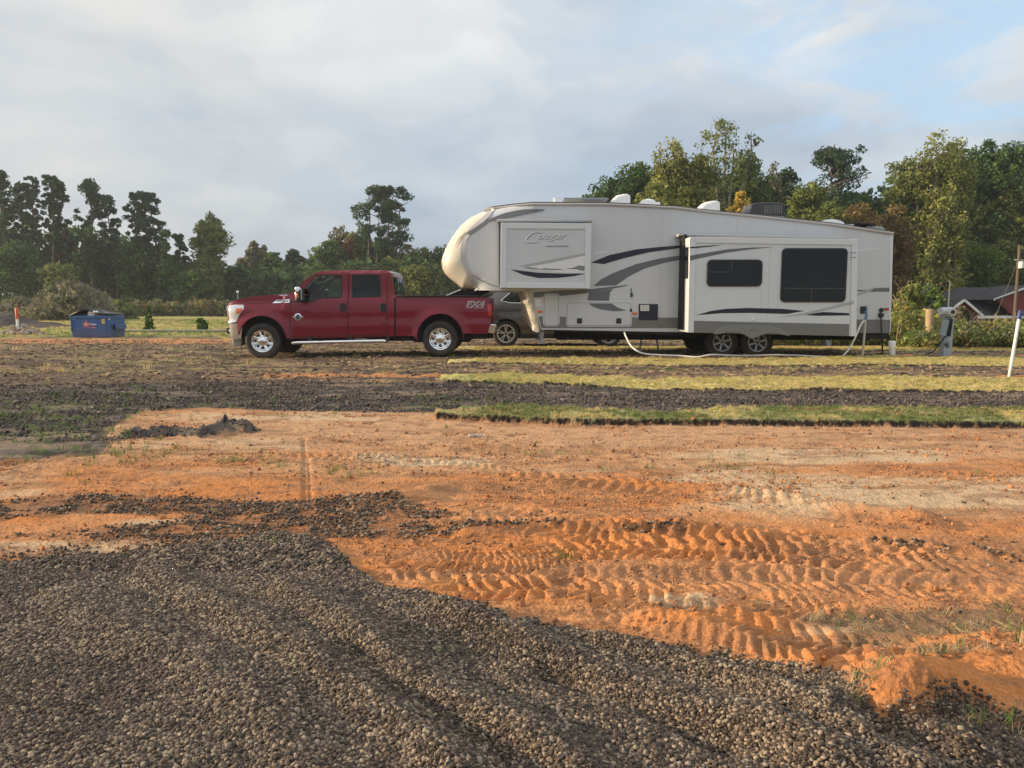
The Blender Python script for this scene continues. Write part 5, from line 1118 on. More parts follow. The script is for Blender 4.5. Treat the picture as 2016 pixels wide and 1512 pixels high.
# ================================================================ grey suv behind
UY = 21.1; UW = .93; UC = UY+UW
def suv():
    t = thing('suv', 'brown grey SUV seen between the pickup bed and the trailer wheels', 'suv', (P(1100, 682, UY)[0], UC, 0))
    q = lambda pts: Q(pts, UY)
    rw = P(996, 657, UY); fw = P(1198.5, 658, UY); Rt = .37; rr = .258
    arch = lambda c, r, a0, a1, n=12: [(c[0]+r*math.cos(R(a0+(a1-a0)*k/n)), c[1]+r*math.sin(R(a0+(a1-a0)*k/n))) for k in range(n+1)]
    out = q([(955,652),(952,636),(954,618),(957,602),(963,588),(972,578),(979,573),(992,569.5),(1020,566.5),(1060,565),(1105,566),(1125,570),(1145,580),(1165,592),(1200,597),(1235,604),(1252,614),(1258,630),(1258,650),(1250,658)])
    out += q([(1226,660)]) + arch(fw, .43, 5, 175) + q([(1166,664),(1030,664)]) + arch(rw, .43, 5, 175) + q([(965,655)])
    out = out
    def W(x, z):
        w_ = float(np.interp(z, [.3, .6, .9, 1.12, 1.2, 1.65, 1.72], [.90, .93, .93, .915, .89, .70, .60]))
        for e, s_ in ((out[1][0], 1), (P(1258,0,UY)[0], -1)):
            d = abs(x-e); r = .4
            if d < r: w_ -= .22*(1-math.sqrt(max(0, 1-(1-d/r)**2)))
        return w_
    win = q([(986.5,592.3),(1004,577.5),(1012,573.6),(1024,572),(1024,596.5),(1005,595.8)])
    win2 = q([(1028,571.6),(1078,570.8),(1078,597.5),(1028,597)]); win3 = q([(1083,570.8),(1108,572),(1138,588),(1146,597),(1083,597.6)])
    sp = mat('suv_paint', (.12, .11, .108), rough=.3, metal=.6, coat=1.0, dirt=((.2, .14, .1), .8, .4))
    b = solid(MB(), out, UC, W, .10, holes=[win, win2, win3], crown=.03); b.build('body', sp, t, angle=35)
    def skin(poly, o, side, nm, m, par=None, step=.12):
        s0 = MB(); solid(s0, poly, 0, lambda x, z: W(x, z)+o, step, skip=lambda x, z, s: True); vs = s0.v
        keep = [f for f in s0.f if all((vs[i][1] < 0) == (side < 0) for i in f)]; us = sorted({i for f in keep for i in f}); mp = {a: k for k, a in enumerate(us)}
        return MB().add([(vs[i][0], vs[i][1]+UC, vs[i][2]) for i in us], [tuple(mp[i] for i in f) for f in keep]).build(nm, m, par or t)
    for sgn in (-1, 1):
        for w_ in (win, win2, win3): skin(w_, -.012, sgn, 'window', glass('suv_window', (.05, .07, .09), .5) if 'suv_window' not in MATS else MATS['suv_window'])
        b = MB(); pts = q([(985.5,592.6),(1003.5,577),(1012,573),(1024,571.4),(1078,570.2),(1108,571.4),(1138,587.5),(1147,597.6),(1080,598.2),(1005,596.6),(985.5,592.6)])
        b.tube([(x, UC+sgn*(W(x, z)+.006), z) for x, z in pts], .014, 6); b.build('window_trim', CHROME, t)
        skin(q([(958,601),(972,602),(977,605),(971,610),(957,613)]), .012, sgn, 'tail_light', REDLENS)
        b = MB(); hx, hz = P(1018, 607, UY); b.box(hx-.1, hx+.1, UC+sgn*(W(hx, hz)+.01)-.015, UC+sgn*(W(hx, hz)+.01)+.015, hz-.015, hz+.015); b.build('door_handle', sp, t, bevel=.006)
        b = MB(); 
        for ln in ([(1005,596),(1010,625),(1016,640),(1024,660)], [(1080,597),(1080,662)]):
            pts = q(ln); b.tube([(x, UC+sgn*(W(x, z)-.001), z) for x, z in pts], .007, 4)
        b.build('panel_gap', SEAM, t)
        skin(q([(1024,657),(1170,657),(1170,664),(1024,664)]), .012, sgn, 'sill_trim', BLACKP)
    b = MB(); b.box(P(960,0,UY)[0], P(1250,0,UY)[0], UC-.7, UC+.7, .24, .5)
    for c in (fw, rw): b.extr(arch(c, .5, -5, 185), UC-.66, UC+.66)
    b.build('chassis', UNDER, t)
    b = MB(); b.extr(q([(962,575.5),(985,570.5),(1000,569.5),(1000,571),(975,577)]), UC-.6, UC+.6); b.build('spoiler', sp, t, bevel=.01)
    for c in (fw, rw):
        wheel(t, c[0], UY+.01, c[1], Rt, .24, rr, -1, 5, 'double', ALLOY, tread=.003); wheel(t, c[0], UC+UW-.01, c[1], Rt, .24, rr, 1, 5, 'double', ALLOY, tread=.003)
suv()
# ---------------------------------------------------------------- trees, each a thing with trunk and crown
LEAF = mat('foliage', (.06, .09, .03), rough=.7, spec=.2, attr=True, transl=.32)
BARK = mat('bark', (.13, .10, .075), rough=.95, var=.35, vscale=9, bump=.03, bscale=14)
BARKP = mat('pale_bark', (.28, .24, .19), rough=.95, var=.25, vscale=9, bump=.02, bscale=14)
PAL = {
 'pine':  [(.024,.048,.022),(.036,.066,.028),(.052,.082,.032)],
 'bluepine': [(.022,.046,.030),(.034,.062,.036),(.050,.080,.042)],
 'dark':  [(.026,.052,.018),(.042,.078,.024),(.062,.098,.030)],
 'mid':   [(.045,.080,.020),(.070,.110,.026),(.10,.14,.034)],
 'olive': [(.068,.090,.026),(.098,.122,.034),(.14,.155,.044)],
 'yolive':[(.098,.115,.030),(.140,.152,.040),(.19,.19,.055)],
 'gold':  [(.26,.19,.03),(.36,.26,.05),(.46,.33,.07)],
 'brown': [(.11,.078,.032),(.16,.11,.042),(.20,.15,.055)],
 'rust':  [(.16,.06,.035),(.20,.08,.045),(.13,.07,.035)],
 'grey':  [(.10,.10,.055),(.14,.135,.075),(.17,.16,.10)],
}
PAL = {k: [tuple(min(.5, c*f) for c in v) for v in vs] for k, vs in PAL.items() for f in [dict(pine=1.7, bluepine=1.75, dark=1.75, mid=1.7, grey=1.5, olive=1.75, yolive=1.65, brown=1.25).get(k, 1.3)]}
def leaves(centres, radii, per, size, pal, asp=1.0, flat=.8, droop=0.0):
    """many leaf sprays, clump by clump; returns verts, faces, colours"""
    C = np.repeat(np.asarray(centres, float), per, axis=0); Rr = np.repeat(np.asarray(radii, float), per)
    n = len(C); d = rng.normal(size=(n, 3)); d /= np.linalg.norm(d, axis=1)[:, None]
    rad = Rr*rng.uniform(.35, 1.08, n)**.6; p = C+d*rad[:, None]*np.array([1, 1, flat]); p[:, 2] -= droop*rng.random(n)*Rr
    nrm = d*.7+rng.normal(size=(n, 3))*.7; nrm /= np.linalg.norm(nrm, axis=1)[:, None]
    t = np.cross(nrm, rng.normal(size=(n, 3))); t /= np.linalg.norm(t, axis=1)[:, None]; b = np.cross(nrm, t)
    s = size*rng.lognormal(0, .35, n)[:, None]; t = t*s*asp; b = b*s/asp
    V = np.stack([p-t*.5-b*.15, p+t*.1-b*.5, p+t*.55+b*.1, p-t*.05+b*.5], 1).reshape(-1, 3)
    F = np.arange(n*4).reshape(-1, 4)
    k = np.repeat(rng.integers(0, len(pal), len(centres)), per); k2 = np.where(rng.random(n) < .3, rng.integers(0, len(pal), n), k)
    col = np.array(pal)[k2]*np.repeat(rng.uniform(.78, 1.25, len(centres)), per)[:, None]*rng.uniform(.8, 1.2, n)[:, None]
    return V, F, np.repeat(col, 4, axis=0)
def leaf_mesh(name, V, F, col, parent=None, m=None):
    me = bpy.data.meshes.new(name); me.vertices.add(len(V)); off = ORG[parent.name] if parent else Vector((0, 0, 0))
    me.vertices.foreach_set('co', (V-np.array(off)).ravel()); me.loops.add(F.size); me.loops.foreach_set('vertex_index', F.ravel())
    me.polygons.add(len(F)); me.polygons.foreach_set('loop_start', np.arange(len(F))*4); me.polygons.foreach_set('loop_total', np.full(len(F), 4)); me.update(calc_edges=True)
    a = me.color_attributes.new('Col', 'FLOAT_COLOR', 'POINT'); a.data.foreach_set('color', np.hstack([col, np.ones((len(col), 1))]).ravel())
    me.materials.append(m or LEAF); o = cat_obj(name, me)
    if parent: o.parent = parent
    ORG[o.name] = off; return o
def zground(x, y): return float(ground_eval(np.array([x]), np.array([y]))[0][0])
def tree(kind, px, top, hw, Y, label, cb=.35, pal='mid', seed=0, dens=1.0, lean=0.0, name=None, group='trees of the wood behind the lot', leafs=None, trunks=1, bark=None, cat='tree', lobes=None):
    """px, top, hw: crown centre, top and half width as seen; cb: share of the height that is bare trunk"""
    rd = random.Random(seed+int(px)); x, zt = P(px, top, Y); z0 = zground(x, Y)-.1; H = zt-z0; r = hw/FPX*Y
    root = thing(name or ('pine_tree' if kind == 'pine' else 'tree'), label, cat, (x, Y, z0), group)
    tk = MB(); C = []; RR = []
    sz = leafs or .0042*Y**.9*1.0
    lx = x-lean*H
    trunk_top = (x, Y, z0+H*.95)
    def axis(f): return (lx+(x-lx)*f+.02*H*math.sin(f*5+seed), Y+.015*H*math.sin(f*4+seed*2), z0+H*f)
    tr = max(.09, H*.014)
    for q_ in range(trunks):
        ox = (q_-(trunks-1)/2)*r*.34; oy = rd.uniform(-.4, .4)*r*.3
        f1 = (.94 if kind == 'pine' else .68) if q_ == trunks//2 else rd.uniform(.75, .9)
        tk.tube([(axis(f)[0]+ox*(1.0+.35*f), axis(f)[1]+oy, axis(f)[2]) for f in np.linspace(0, f1, 9)], [tr*(1.15-f*.95) for f in np.linspace(0, 1, 9)], 7)
    if kind == 'pine':
        nb = int(36*dens)
        for i in range(nb):
            f = cb+(1-cb)*((i+rd.random())/nb)**.9; g = (f-cb)/(1-cb)
            env = (math.sin(min(1, g*1.25+.22)*math.pi*.62)**.8)*(1-max(0, g-.72)*2.3)*(.55+.6*rd.random())
            a = rd.uniform(0, 6.28); L_ = max(.25, r*env*.80); ax_ = axis(f); q_ = rd.randrange(trunks); ox = (q_-(trunks-1)/2)*r*.34*1.3
            e = (ax_[0]+ox*.8+math.cos(a)*L_, ax_[1]+math.sin(a)*L_, ax_[2]+L_*.25)
            tk.tube([(ax_[0]+ox, ax_[1], ax_[2]-.1), ((ax_[0]+ox+e[0])/2, (ax_[1]+e[1])/2, (ax_[2]+e[2])/2-.05), e], [tr*.35, tr*.25, tr*.1], 4)
            for s_ in (.45, .75, 1.0):
                if L_*s_ < .3 and s_ < 1: continue
                j = lambda k: rd.uniform(-k, k)
                C.append((ax_[0]+ox*.8+(e[0]-ax_[0]-ox*.8)*s_+j(.12*r), ax_[1]+(e[1]-ax_[1])*s_+j(.12*r), ax_[2]+(e[2]-ax_[2])*s_+j(.05*H)+.1)); RR.append(r*rd.uniform(.12, .25)*(.75+.4*s_))
        C += [(x, Y, zt-r*.22), (x+r*.1, Y, zt-r*.45), (x-r*.2, Y+.2, zt-r*.42), (x, Y, zt-r*.8)]; RR += [r*.24, r*.30, r*.26, r*.4]
        per = int(62*dens); sz *= .8; asp = 1.4; flat = .75
    else:
        nb = int(44*dens); zc0 = z0+H*cb
        lob = lobes or [(rd.uniform(-.5, .5), rd.uniform(-.4, .4), f_, rd.uniform(.38, .6)) for f_ in (.12, .28, .42, .55, .68, .78)]+[(rd.uniform(-.1, .1), 0, .86, .42), (-.42, .1, .72, .42), (.42, -.1, .70, .42), (0, 0, .2, .7), (0, 0, .45, .72), (0, 0, .68, .55)]
        ch = H*(1-cb)
        for (u, v, f, q_) in lob:
            c = (x+u*r, Y+v*r, zc0+ch*f); lr = q_*r; lrz = max(lr*1.1, .16*ch); lrz = zt-c[2] if (f > .84 or c[2]+lrz > zt) else lrz
            fa = min(.92, max(.15, cb*.8+(1-cb)*f*.5)); s0 = axis(fa)
            tk.tube([s0, ((s0[0]+c[0])/2+rd.uniform(-.1, .1)*r, (s0[1]+c[1])/2, (s0[2]+c[2])/2-.05*H), c, (c[0]+lr*.4*rd.uniform(-1, 1), c[1], c[2]+lrz*.8)], [tr*.55, tr*.4, tr*.25, tr*.08], 5)
            for i in range(int(nb*q_*1.15)):
                d = Vector((rd.gauss(0, 1), rd.gauss(0, 1), rd.gauss(0, 1))).normalized(); k = rd.uniform(.45, 1.0)
                C.append((c[0]+d.x*lr*k, c[1]+d.y*lr*k, c[2]+d.z*lrz*k)); RR.append(r*rd.uniform(.10, .22)+.012*ch)
                if i % 4 == 0: tk.tube([c, (c[0]+d.x*lr*k, c[1]+d.y*lr*k, c[2]+d.z*lrz*k)], [tr*.16, tr*.05], 3)
        per = int(40*dens); sz *= .85; asp = 1.0; flat = .85
    C = [(c[0], c[1], min(c[2], zt-q_*flat*rd.uniform(.8, 1.6))) for c, q_ in zip(C, RR)]
    V, F, col = leaves(C, RR, per, sz, PAL[pal], asp, flat)
    tk.build('trunk', bark or (BARK), root, fixn=False); leaf_mesh('crown', V, F, col, root)
    return root
FAR = 'trees of the wood across the field'
T = []
# left wood across the field
for (k, px, top, hw, Y, cb, pal, dens, lab) in [
 ('pine', 4, 336, 30, 84, .35, 'pine', 1.0, 'dark pine cut off by the left edge of the photo'),
 ('pine', 36, 360, 30, 86, .2, 'pine', 1.2, 'bushy dark pine second from the left edge of the photo'),
 ('pine', 68, 348, 20, 88, .50, 'bluepine', .8, 'thin pine with long bare trunk left of the rounded pine crowns'),
 ('pine', 96, 344, 22, 87, .48, 'pine', .9, 'rounded pine crown on a bare trunk above the bare-twig brush mound'),
 ('pine', 119, 356, 20, 88, .45, 'bluepine', .9, 'pine with bare trunk just right of the tallest rounded crown'),
 ('pine', 172, 351, 34, 85, .30, 'pine', 1.0, 'tall spreading pine above the blue dumpster with sky between its limbs'),
 ('pine', 216, 384, 24, 87, .35, 'bluepine', .9, 'thin topped pine between the spreading pine and the twin pines'),
 ('pine', 263, 377, 24, 86, .32, 'pine', 1.0, 'left one of the twin pines with rounded tops'),
 ('pine', 298, 378, 32, 86, .38, 'bluepine', 1.0, 'right one of the twin pines, with a limb reaching right'),
 ('pine', 325, 452, 20, 84, .40, 'mid', .8, 'small leaning pine with pale green top right of the twin pines'),
 ('pine', 352, 461, 20, 86, .35, 'bluepine', .8, 'small sparse pine left of the pale conical tree'),
 ('dec', 408, 418, 46, 85, .12, 'olive', 1.0, 'pale olive conical tree left of the pickup'),
 ('dec', 30, 470, 60, 82, .05, 'dark', 1.0, 'dark broadleaf tree low at the left edge below the pines'),
 ('dec', 110, 515, 45, 80, .05, 'olive', .9, 'low yellow green tree behind the bare-twig brush mound'),
 ('dec', 128, 455, 22, 89, .15, 'rust', .8, 'reddish brown tree among the dark pine trunks'),
 ('dec', 190, 470, 55, 88, .03, 'dark', 1.1, 'dark broadleaf tree straight behind the blue dumpster'),
 ('dec', 268, 468, 50, 86, .03, 'dark', 1.1, 'dark broadleaf tree under the twin pines'),
 ('dec', 335, 512, 40, 84, .03, 'dark', 1.0, 'dark low tree left of the pale conical tree foot'),
 ('dec', 455, 525, 36, 88, .03, 'dark', 1.0, 'dark low tree right of the pale conical tree'),
 ('dec', 380, 530, 42, 83, .03, 'mid', 1.0, 'low green tree in front of the pale conical tree'),
 ('dec', 500, 474, 22, 96, .2, 'grey', .8, 'brownish feathery treetop standing up above the pickup bonnet'),
 ('dec', 478, 505, 26, 98, .1, 'brown', .9, 'orange brown tree above the front of the pickup'),
 ('dec', 538, 493, 28, 96, .08, 'mid', 1.0, 'green rounded tree above the pickup windscreen'),
 ('dec', 575, 487, 20, 99, .15, 'bluepine', .8, 'thin blue green treetop left of the small reddish tree'),
 ('dec', 592, 501, 18, 101, .15, 'rust', .8, 'small reddish treetop above the cab'),
 ('dec', 610, 504, 26, 96, .1, 'dark', .9, 'dark rounded tree above the front door of the pickup'),
 ('dec', 560, 540, 60, 92, .03, 'dark', 1.1, 'dark broad tree behind the pickup windscreen'),
 ('dec', 505, 545, 40, 90, .03, 'grey', 1.0, 'grey green low tree behind the pickup bonnet'),
 ('dec', 650, 470, 36, 94, .1, 'mid', .9, 'green tree with ragged top left of the lone tall pine'),
 ('dec', 674, 438, 30, 97, .3, 'grey', .55, 'sparse half bare treetop left of the lone tall pine'),
 ('dec', 692, 466, 26, 95, .2, 'rust', .8, 'reddish tree top just left of the lone tall pine'),
 ('dec', 712, 446, 32, 96, .15, 'olive', .9, 'olive tree at the foot of the lone tall pine'),
 ('dec', 742, 470, 32, 97, .1, 'dark', 1.0, 'dark tree below the lone tall pine'),
 ('dec', 797, 477, 30, 96, .1, 'grey', .7, 'pale thin-leaved tree right of the lone tall pine'),
 ('dec', 835, 487, 32, 94, .05, 'olive', 1.0, 'olive tree just left of the cream trailer nose'),
 ('dec', 880, 482, 40, 95, .05, 'dark', 1.0, 'dark tree partly behind the cream trailer nose'),
 ('dec', 640, 530, 50, 86, .03, 'yolive', 1.0, 'yellow green tree behind the pickup cab roof'),
 ('dec', 700, 515, 50, 88, .03, 'olive', 1.0, 'olive tree behind the rear door of the pickup'),
 ('dec', 765, 505, 45, 87, .03, 'olive', 1.0, 'olive bushy tree behind the back of the cab'),
 ('dec', 822, 520, 48, 84, .03, 'yolive', 1.0, 'yellow green bushy tree above the pickup bed'),
 ('dec', 878, 520, 45, 84, .03, 'olive', 1.0, 'olive bushy tree right above the tail of the pickup bed'),
]:
    T.append(tree(k, px, top, hw, Y, lab, cb, pal, len(T)*3+1, dens, group=FAR))
tree('pine', 752, 367, 44, 92, 'lone tall pine clump on thin bare trunks above the pickup cab', .42, 'pine', 41, 1.35, group=FAR, trunks=4)
# right wood behind the trailer
NEAR = 'trees of the wood behind the trailer'
DOME = [(0,0,.89,.42),(-.48,0,.80,.46),(.5,.1,.77,.46),(0,.3,.82,.6),(-.25,-.1,.76,.55),(.28,-.1,.70,.55),(-.4,0,.5,.5),(.4,0,.45,.5),(0,0,.35,.75),(0,0,.12,.7)]
for (k, px, top, hw, Y, cb, pal, dens, lab, kw) in [
 ('dec', 1262, 312, 58, 56, .1, 'dark', 1.2, 'dark green broad tree above the front roof vent of the trailer', {}),
 ('dec', 1205, 345, 55, 57, .1, 'dark', 1.1, 'dark green tree shoulder sloping down to the trailer roof', {}),
 ('dec', 1160, 378, 34, 57, .1, 'dark', 1.0, 'low dark green tree farthest left over the trailer roof', {}),
 ('dec', 1325, 262, 46, 50, .15, 'yolive', 1.0, 'yellow green tree with pointed top left of the tallest tree', {}),
 ('dec', 1375, 296, 48, 50, .12, 'yolive', 1.1, 'broad yellow green tree between the pointed one and the tallest one', {}),
 ('dec', 1300, 350, 45, 47, .1, 'yolive', 1.0, 'lower yellow green tree in front of the dark broad tree', {}),
 ('dec', 1432, 230, 50, 52, .35, 'olive', .72, 'tallest airy tree leaning right with pale limbs above the trailer', dict(bark=BARKP, lobes=[(-.45,0,.80,.42),(0,.1,.88,.38),(.25,0,.72,.42),(.85,0,.78,.25),(.7,0,.62,.3),(-.3,0,.5,.45),(0,0,.3,.5),(.2,.2,.1,.45)])),
 ('dec', 1478, 302, 40, 53, .15, 'mid', 1.1, 'green tree right of the tallest airy tree', {}),
 ('dec', 1524, 312, 28, 55, .3, 'grey', .6, 'thin brownish tree beside the dark pine top', {}),
 ('dec', 1548, 328, 34, 58, .15, 'bluepine', 1.1, 'dark blue green tree behind the rooftop air conditioner', {}),
 ('dec', 1458, 366, 26, 42, .2, 'gold', .9, 'small golden yellow tree left of the rooftop air conditioner', {}),
 ('pine', 1646, 290, 66, 56, .42, 'bluepine', 1.2, 'flat topped dark pine standing above the rear of the trailer', {}),
 ('dec', 1598, 352, 46, 46, .12, 'olive', 1.1, 'olive green tree right of the rooftop air conditioner', {}),
 ('dec', 1640, 390, 40, 44, .1, 'olive', 1.0, 'lower olive tree over the rear trailer dome', {}),
 ('dec', 1700, 380, 42, 50, .1, 'dark', 1.1, 'dark green tree between the flat topped pine and the great olive tree', {}),
 ('dec', 1690, 388, 50, 42, .05, 'brown', 1.1, 'brown leaved tree above the rear roof corner of the trailer', {}),
 ('dec', 1758, 395, 48, 43, .05, 'brown', 1.1, 'brown leaved tree right behind the rear edge of the trailer', {}),
 ('dec', 1800, 300, 55, 50, .15, 'olive', 1.0, 'left shoulder of pale olive tree above the brown leaved trees', {}),
 ('dec', 1846, 258, 66, 49, .25, 'yolive', .9, 'great olive tree with forked pale trunk right of the trailer', dict(bark=BARKP)),
 ('dec', 1885, 262, 40, 50, .2, 'yolive', .9, 'right head of the great olive tree', {}),
 ('dec', 1950, 272, 40, 56, .15, 'dark', 1.1, 'dark tree next to the great olive tree', {}),
 ('dec', 2005, 270, 48, 55, .15, 'dark', 1.1, 'dark tree top at the upper right edge of the photo', {}),
 ('dec', 1935, 375, 58, 56, .1, 'olive', 1.1, 'drooping dull green tree above the round green tree', {}),
 ('dec', 2010, 318, 42, 55, .1, 'yolive', 1.0, 'yellow green tree cut off by the right edge of the photo', {}),
 ('dec', 1830, 400, 55, 52, .05, 'dark', 1.2, 'dark tree in the hollow under the great olive tree', {}),
 ('dec', 1903, 468, 72, 53, .05, 'mid', 1.2, 'round bright green tree above the red house', {}),
 ('dec', 1815, 520, 42, 50, .03, 'dark', 1.2, 'dark green tree between the trailer rear and the round green tree', {}),
 ('dec', 1985, 470, 45, 54, .05, 'olive', 1.1, 'olive tree over the right gable of the house', {}),
 ('dec', 1740, 480, 55, 44, .03, 'brown', 1.1, 'low brown tree against the rear edge of the trailer', {}),
 ('dec', 1500, 385, 60, 54, .05, 'dark', 1.2, 'dark tree behind the golden yellow tree', {}),
 ('dec', 1395, 360, 70, 53, .05, 'olive', 1.2, 'olive tree low over the middle of the trailer roof', {}),
 ('dec', 1580, 400, 60, 55, .05, 'dark', 1.2, 'dark tree directly behind the air conditioner corner', {}),
]:
    if not kw and k == 'dec' and px not in (1325, 1524, 1458, 1690, 1758): kw = dict(lobes=DOME)
    T.append(tree(k, px, top, hw*1.12, Y, lab, cb, pal, len(T)*3+1, dens*1.15, group=NEAR, **kw))
# understorey: nobody could count it
def thicket(name, label, pts, per, size, pals, seed=0):
    arr = np.array(pts); pal = sum([PAL[p] for p in pals], [])
    V, F, col = leaves(arr[:, :3], arr[:, 3], per, size, pal, 1.0, .8)
    return tag(leaf_mesh(name, V, F, col), label, kind='stuff')
def band(px0, px1, Y0, Y1, top, n, r0, r1, wob=10):
    out = []
    for i in range(n):
        px = rng.uniform(px0, px1); Y = rng.uniform(Y0, Y1); x = (px-1008)/FPX*Y; zg = float(base_h(np.array([x]), np.array([Y]))[0])
        tp = np.interp(px, [a for a, b in top], [b for a, b in top])+rng.uniform(-wob, wob); zt = P(px, tp, Y)[1]; r = rng.uniform(r0, r1)
        out.append((x, Y, rng.uniform(zg+.2, max(zg+.4, zt-r*.8)), r))
    return out
thicket('undergrowth', 'dark understorey filling the foot of the wood across the field', band(-420, 1150, 88, 96, [(-420,440),(-60,435),(150,445),(300,470),(350,500),(440,520),(700,510),(900,505),(1150,520)], 1900, .7, 1.5), 34, .42, ['dark', 'pine', 'mid'])
thicket('undergrowth', 'dark understorey filling the wood behind the trailer', band(1100, 2420, 58, 63, [(1125,410),(1160,390),(1210,358),(1265,325),(1400,325),(1500,345),(1600,365),(1700,370),(1760,345),(1850,310),(2120,300),(2420,330)], 2500, .7, 1.3), 34, .34, ['dark', 'pine', 'dark'])
thicket('brush', 'low grey brown brush along the far edge of the field', band(-420, 1120, 76, 80, [(-420,585),(-80,585),(440,590),(1120,588)], 950, .5, .9, 6), 34, .24, ['grey', 'brown', 'olive'])
# weeds between trailer and house
thicket('tall_weeds', 'dense green and yellow weeds between the trailer and the red house', band(1500, 2120, 21.5, 25.5, [(1500,662),(1745,650),(1760,610),(1800,604),(1850,628),(1900,640),(1990,640),(2120,640)], 900, .16, .45, 22), 40, .075, ['olive', 'yolive', 'gold', 'grey', 'yolive'])
thicket('tall_weeds', 'dark green tangle of weeds at the right edge of the lot', band(1790, 2120, 19.6, 22, [(1790,672),(1880,648),(2120,645)], 500, .12, .32, 20), 34, .06, ['mid', 'grey', 'olive', 'brown', 'yolive'])
def stems(name, label, spec, h, m, seed, cat_=None):
    mb = MB(); rd = random.Random(seed)
    for (x, y, z, hh) in spec:
        a = rd.uniform(-.15, .15); mb.tube([(x, y, z), (x+a*hh*.4, y, z+hh*.6), (x+a*hh, y+rd.uniform(-.1, .1), z+hh)], [.012*h, .009*h, .003*h], 3)
        for q_ in range(5):
            f = rd.uniform(.35, .95); b_ = rd.uniform(-1, 1)*.25*hh; mb.tube([(x+a*hh*f, y, z+hh*f), (x+a*hh*f+b_, y+rd.uniform(-.1, .1), z+hh*f+abs(b_)*.9)], [.006*h, .002*h], 3)
    return tag(mb.build(name, m, fixn=False), label, kind='stuff')
sp = []
for i in range(90):
    Y = rng.uniform(20.5, 24); px = rng.uniform(1752, 2090); x = (px-1008)/FPX*Y; sp.append((x, Y, float(base_h(np.array([x]), np.array([Y]))[0]), rng.uniform(.4, 1.0)))
stems('dry_weed_stalks', 'pale dry weed stalks rising out of the weeds beside the trailer', sp, 1.0, mat('dry_stalk', (.34, .27, .14), rough=.9), 3)
# bush-like things
def bush(name, px, top, base, hw, Y, label, pal, n=60, per=50, size=.1, conical=0, cat='bush', group=None, twigs=0):
    x, zt = P(px, top, Y); z0 = zground(x, Y); r = hw/FPX*Y; H = zt-z0
    root = thing(name, label, cat, (x, Y, z0), group); C = []; RR = []; rd = random.Random(int(px)); mb = MB()
    for i in range(n):
        f = rd.random(); a = rd.uniform(0, 6.28)
        env = (1-f)**.8 if conical == 1 else (math.sqrt(max(0, 1-(f*1.02-.0)**2)) if conical == 2 else math.sin((f*.8+.15)*math.pi)**.6)
        k = math.sqrt(rd.random())*env*r; rr_ = r*rd.uniform(.12, .28)*(1 if conical != 1 else (.4+.6*(1-f)))
        C.append((x+math.cos(a)*k*.9, Y+math.sin(a)*k*.9, z0+max(rr_*.4, H*f-rr_*.6))); RR.append(rr_)
        if i % 3 == 0: mb.tube([(x+math.cos(a)*k*.2, Y+math.sin(a)*k*.2, z0-.03), C[-1]], [r*.02, r*.008], 4)
    for i in range(twigs):
        a = rd.uniform(0, 6.28); k = rd.random()*r*.9; hh = H*math.sqrt(max(.05, 1-(k/r)**2))*rd.uniform(.85, 1.12)
        bx, by = x+math.cos(a)*k, Y+math.sin(a)*k*.6; mb.tube([(bx, by, z0), (bx+rd.uniform(-.3, .3), by, z0+hh*.6), (bx+rd.uniform(-.7, .7), by, z0+hh)], [.035, .025, .01], 3)
    V, F, col = leaves(C, RR, per, size, PAL[pal], 1.0, .85)
    mb.build('stems', mat('twig_grey', (.24, .20, .15), rough=.95), root, fixn=False); leaf_mesh('foliage', V, F, col, root); return root
bush('bush', 138, 556, 625, 92, 58, 'large pale mound of bare-twig brush behind the dumpster', 'grey', 170, 40, .20, 2, twigs=260)
bush('bush', 40, 586, 625, 60, 60, 'low tan brush left of the bare-twig brush mound', 'grey', 90, 40, .2, 2, twigs=60)
bush('bush', 232, 592, 625, 40, 62, 'low green brush right of the bare-twig brush mound', 'olive', 60, 40, .2, 2)
bush('conifer_sapling', 292, 603, 645, 13, 34, 'small green conifer sapling with spiky top behind the low rail', 'mid', 60, 60, .07, 1)
bush('shrub', 396, 627, 650, 12, 34, 'small round green shrub behind the low rail near the pickup', 'mid', 50, 60, .07, 0)
bush('bush', 1868-75, 560, 690, 34, 26, 'tall yellow green weedy bush beside the rear edge of the trailer', 'yolive', 110, 60, .09, 0, twigs=40)
bush('bush', 1893, 606, 690, 20, 25, 'brownish weedy bush in front of the small gable', 'grey', 80, 60, .08, 0, twigs=30)
bush('bush', 1800, 655, 700, 34, 20.5, 'bright yellow bush low beside the wooden post', 'yolive', 80, 60, .07, 2)
bush('bush', 1940, 650, 700, 44, 22.5, 'dark green bush between the meter post and the leaning pipe', 'mid', 90, 60, .08, 2)
bush('bush', 1835, 560, 640, 30, 30, 'mid green bush behind the wooden post', 'mid', 80, 60, .10, 0)
# ---------------------------------------------------------------- site furniture
GALV = mat('pedestal_grey', (.36, .40, .42), rough=.5, var=.06)
PVC = mat('white_pvc', (.80, .79, .76), rough=.45, dirt=((.45, .30, .2), .25, .8))
WOOD = mat('post_wood', (.42, .30, .17), rough=.9, var=.2, vscale=7, bump=.01, bscale=20)
BLUEP = mat('blue_paint', (.03, .11, .30), rough=.5, coat=.2, var=.18, vscale=2.5, dirt=((.2, .14, .1), .5, .6))
HOSEW = mat('hose_white', (.78, .78, .74), rough=.5)
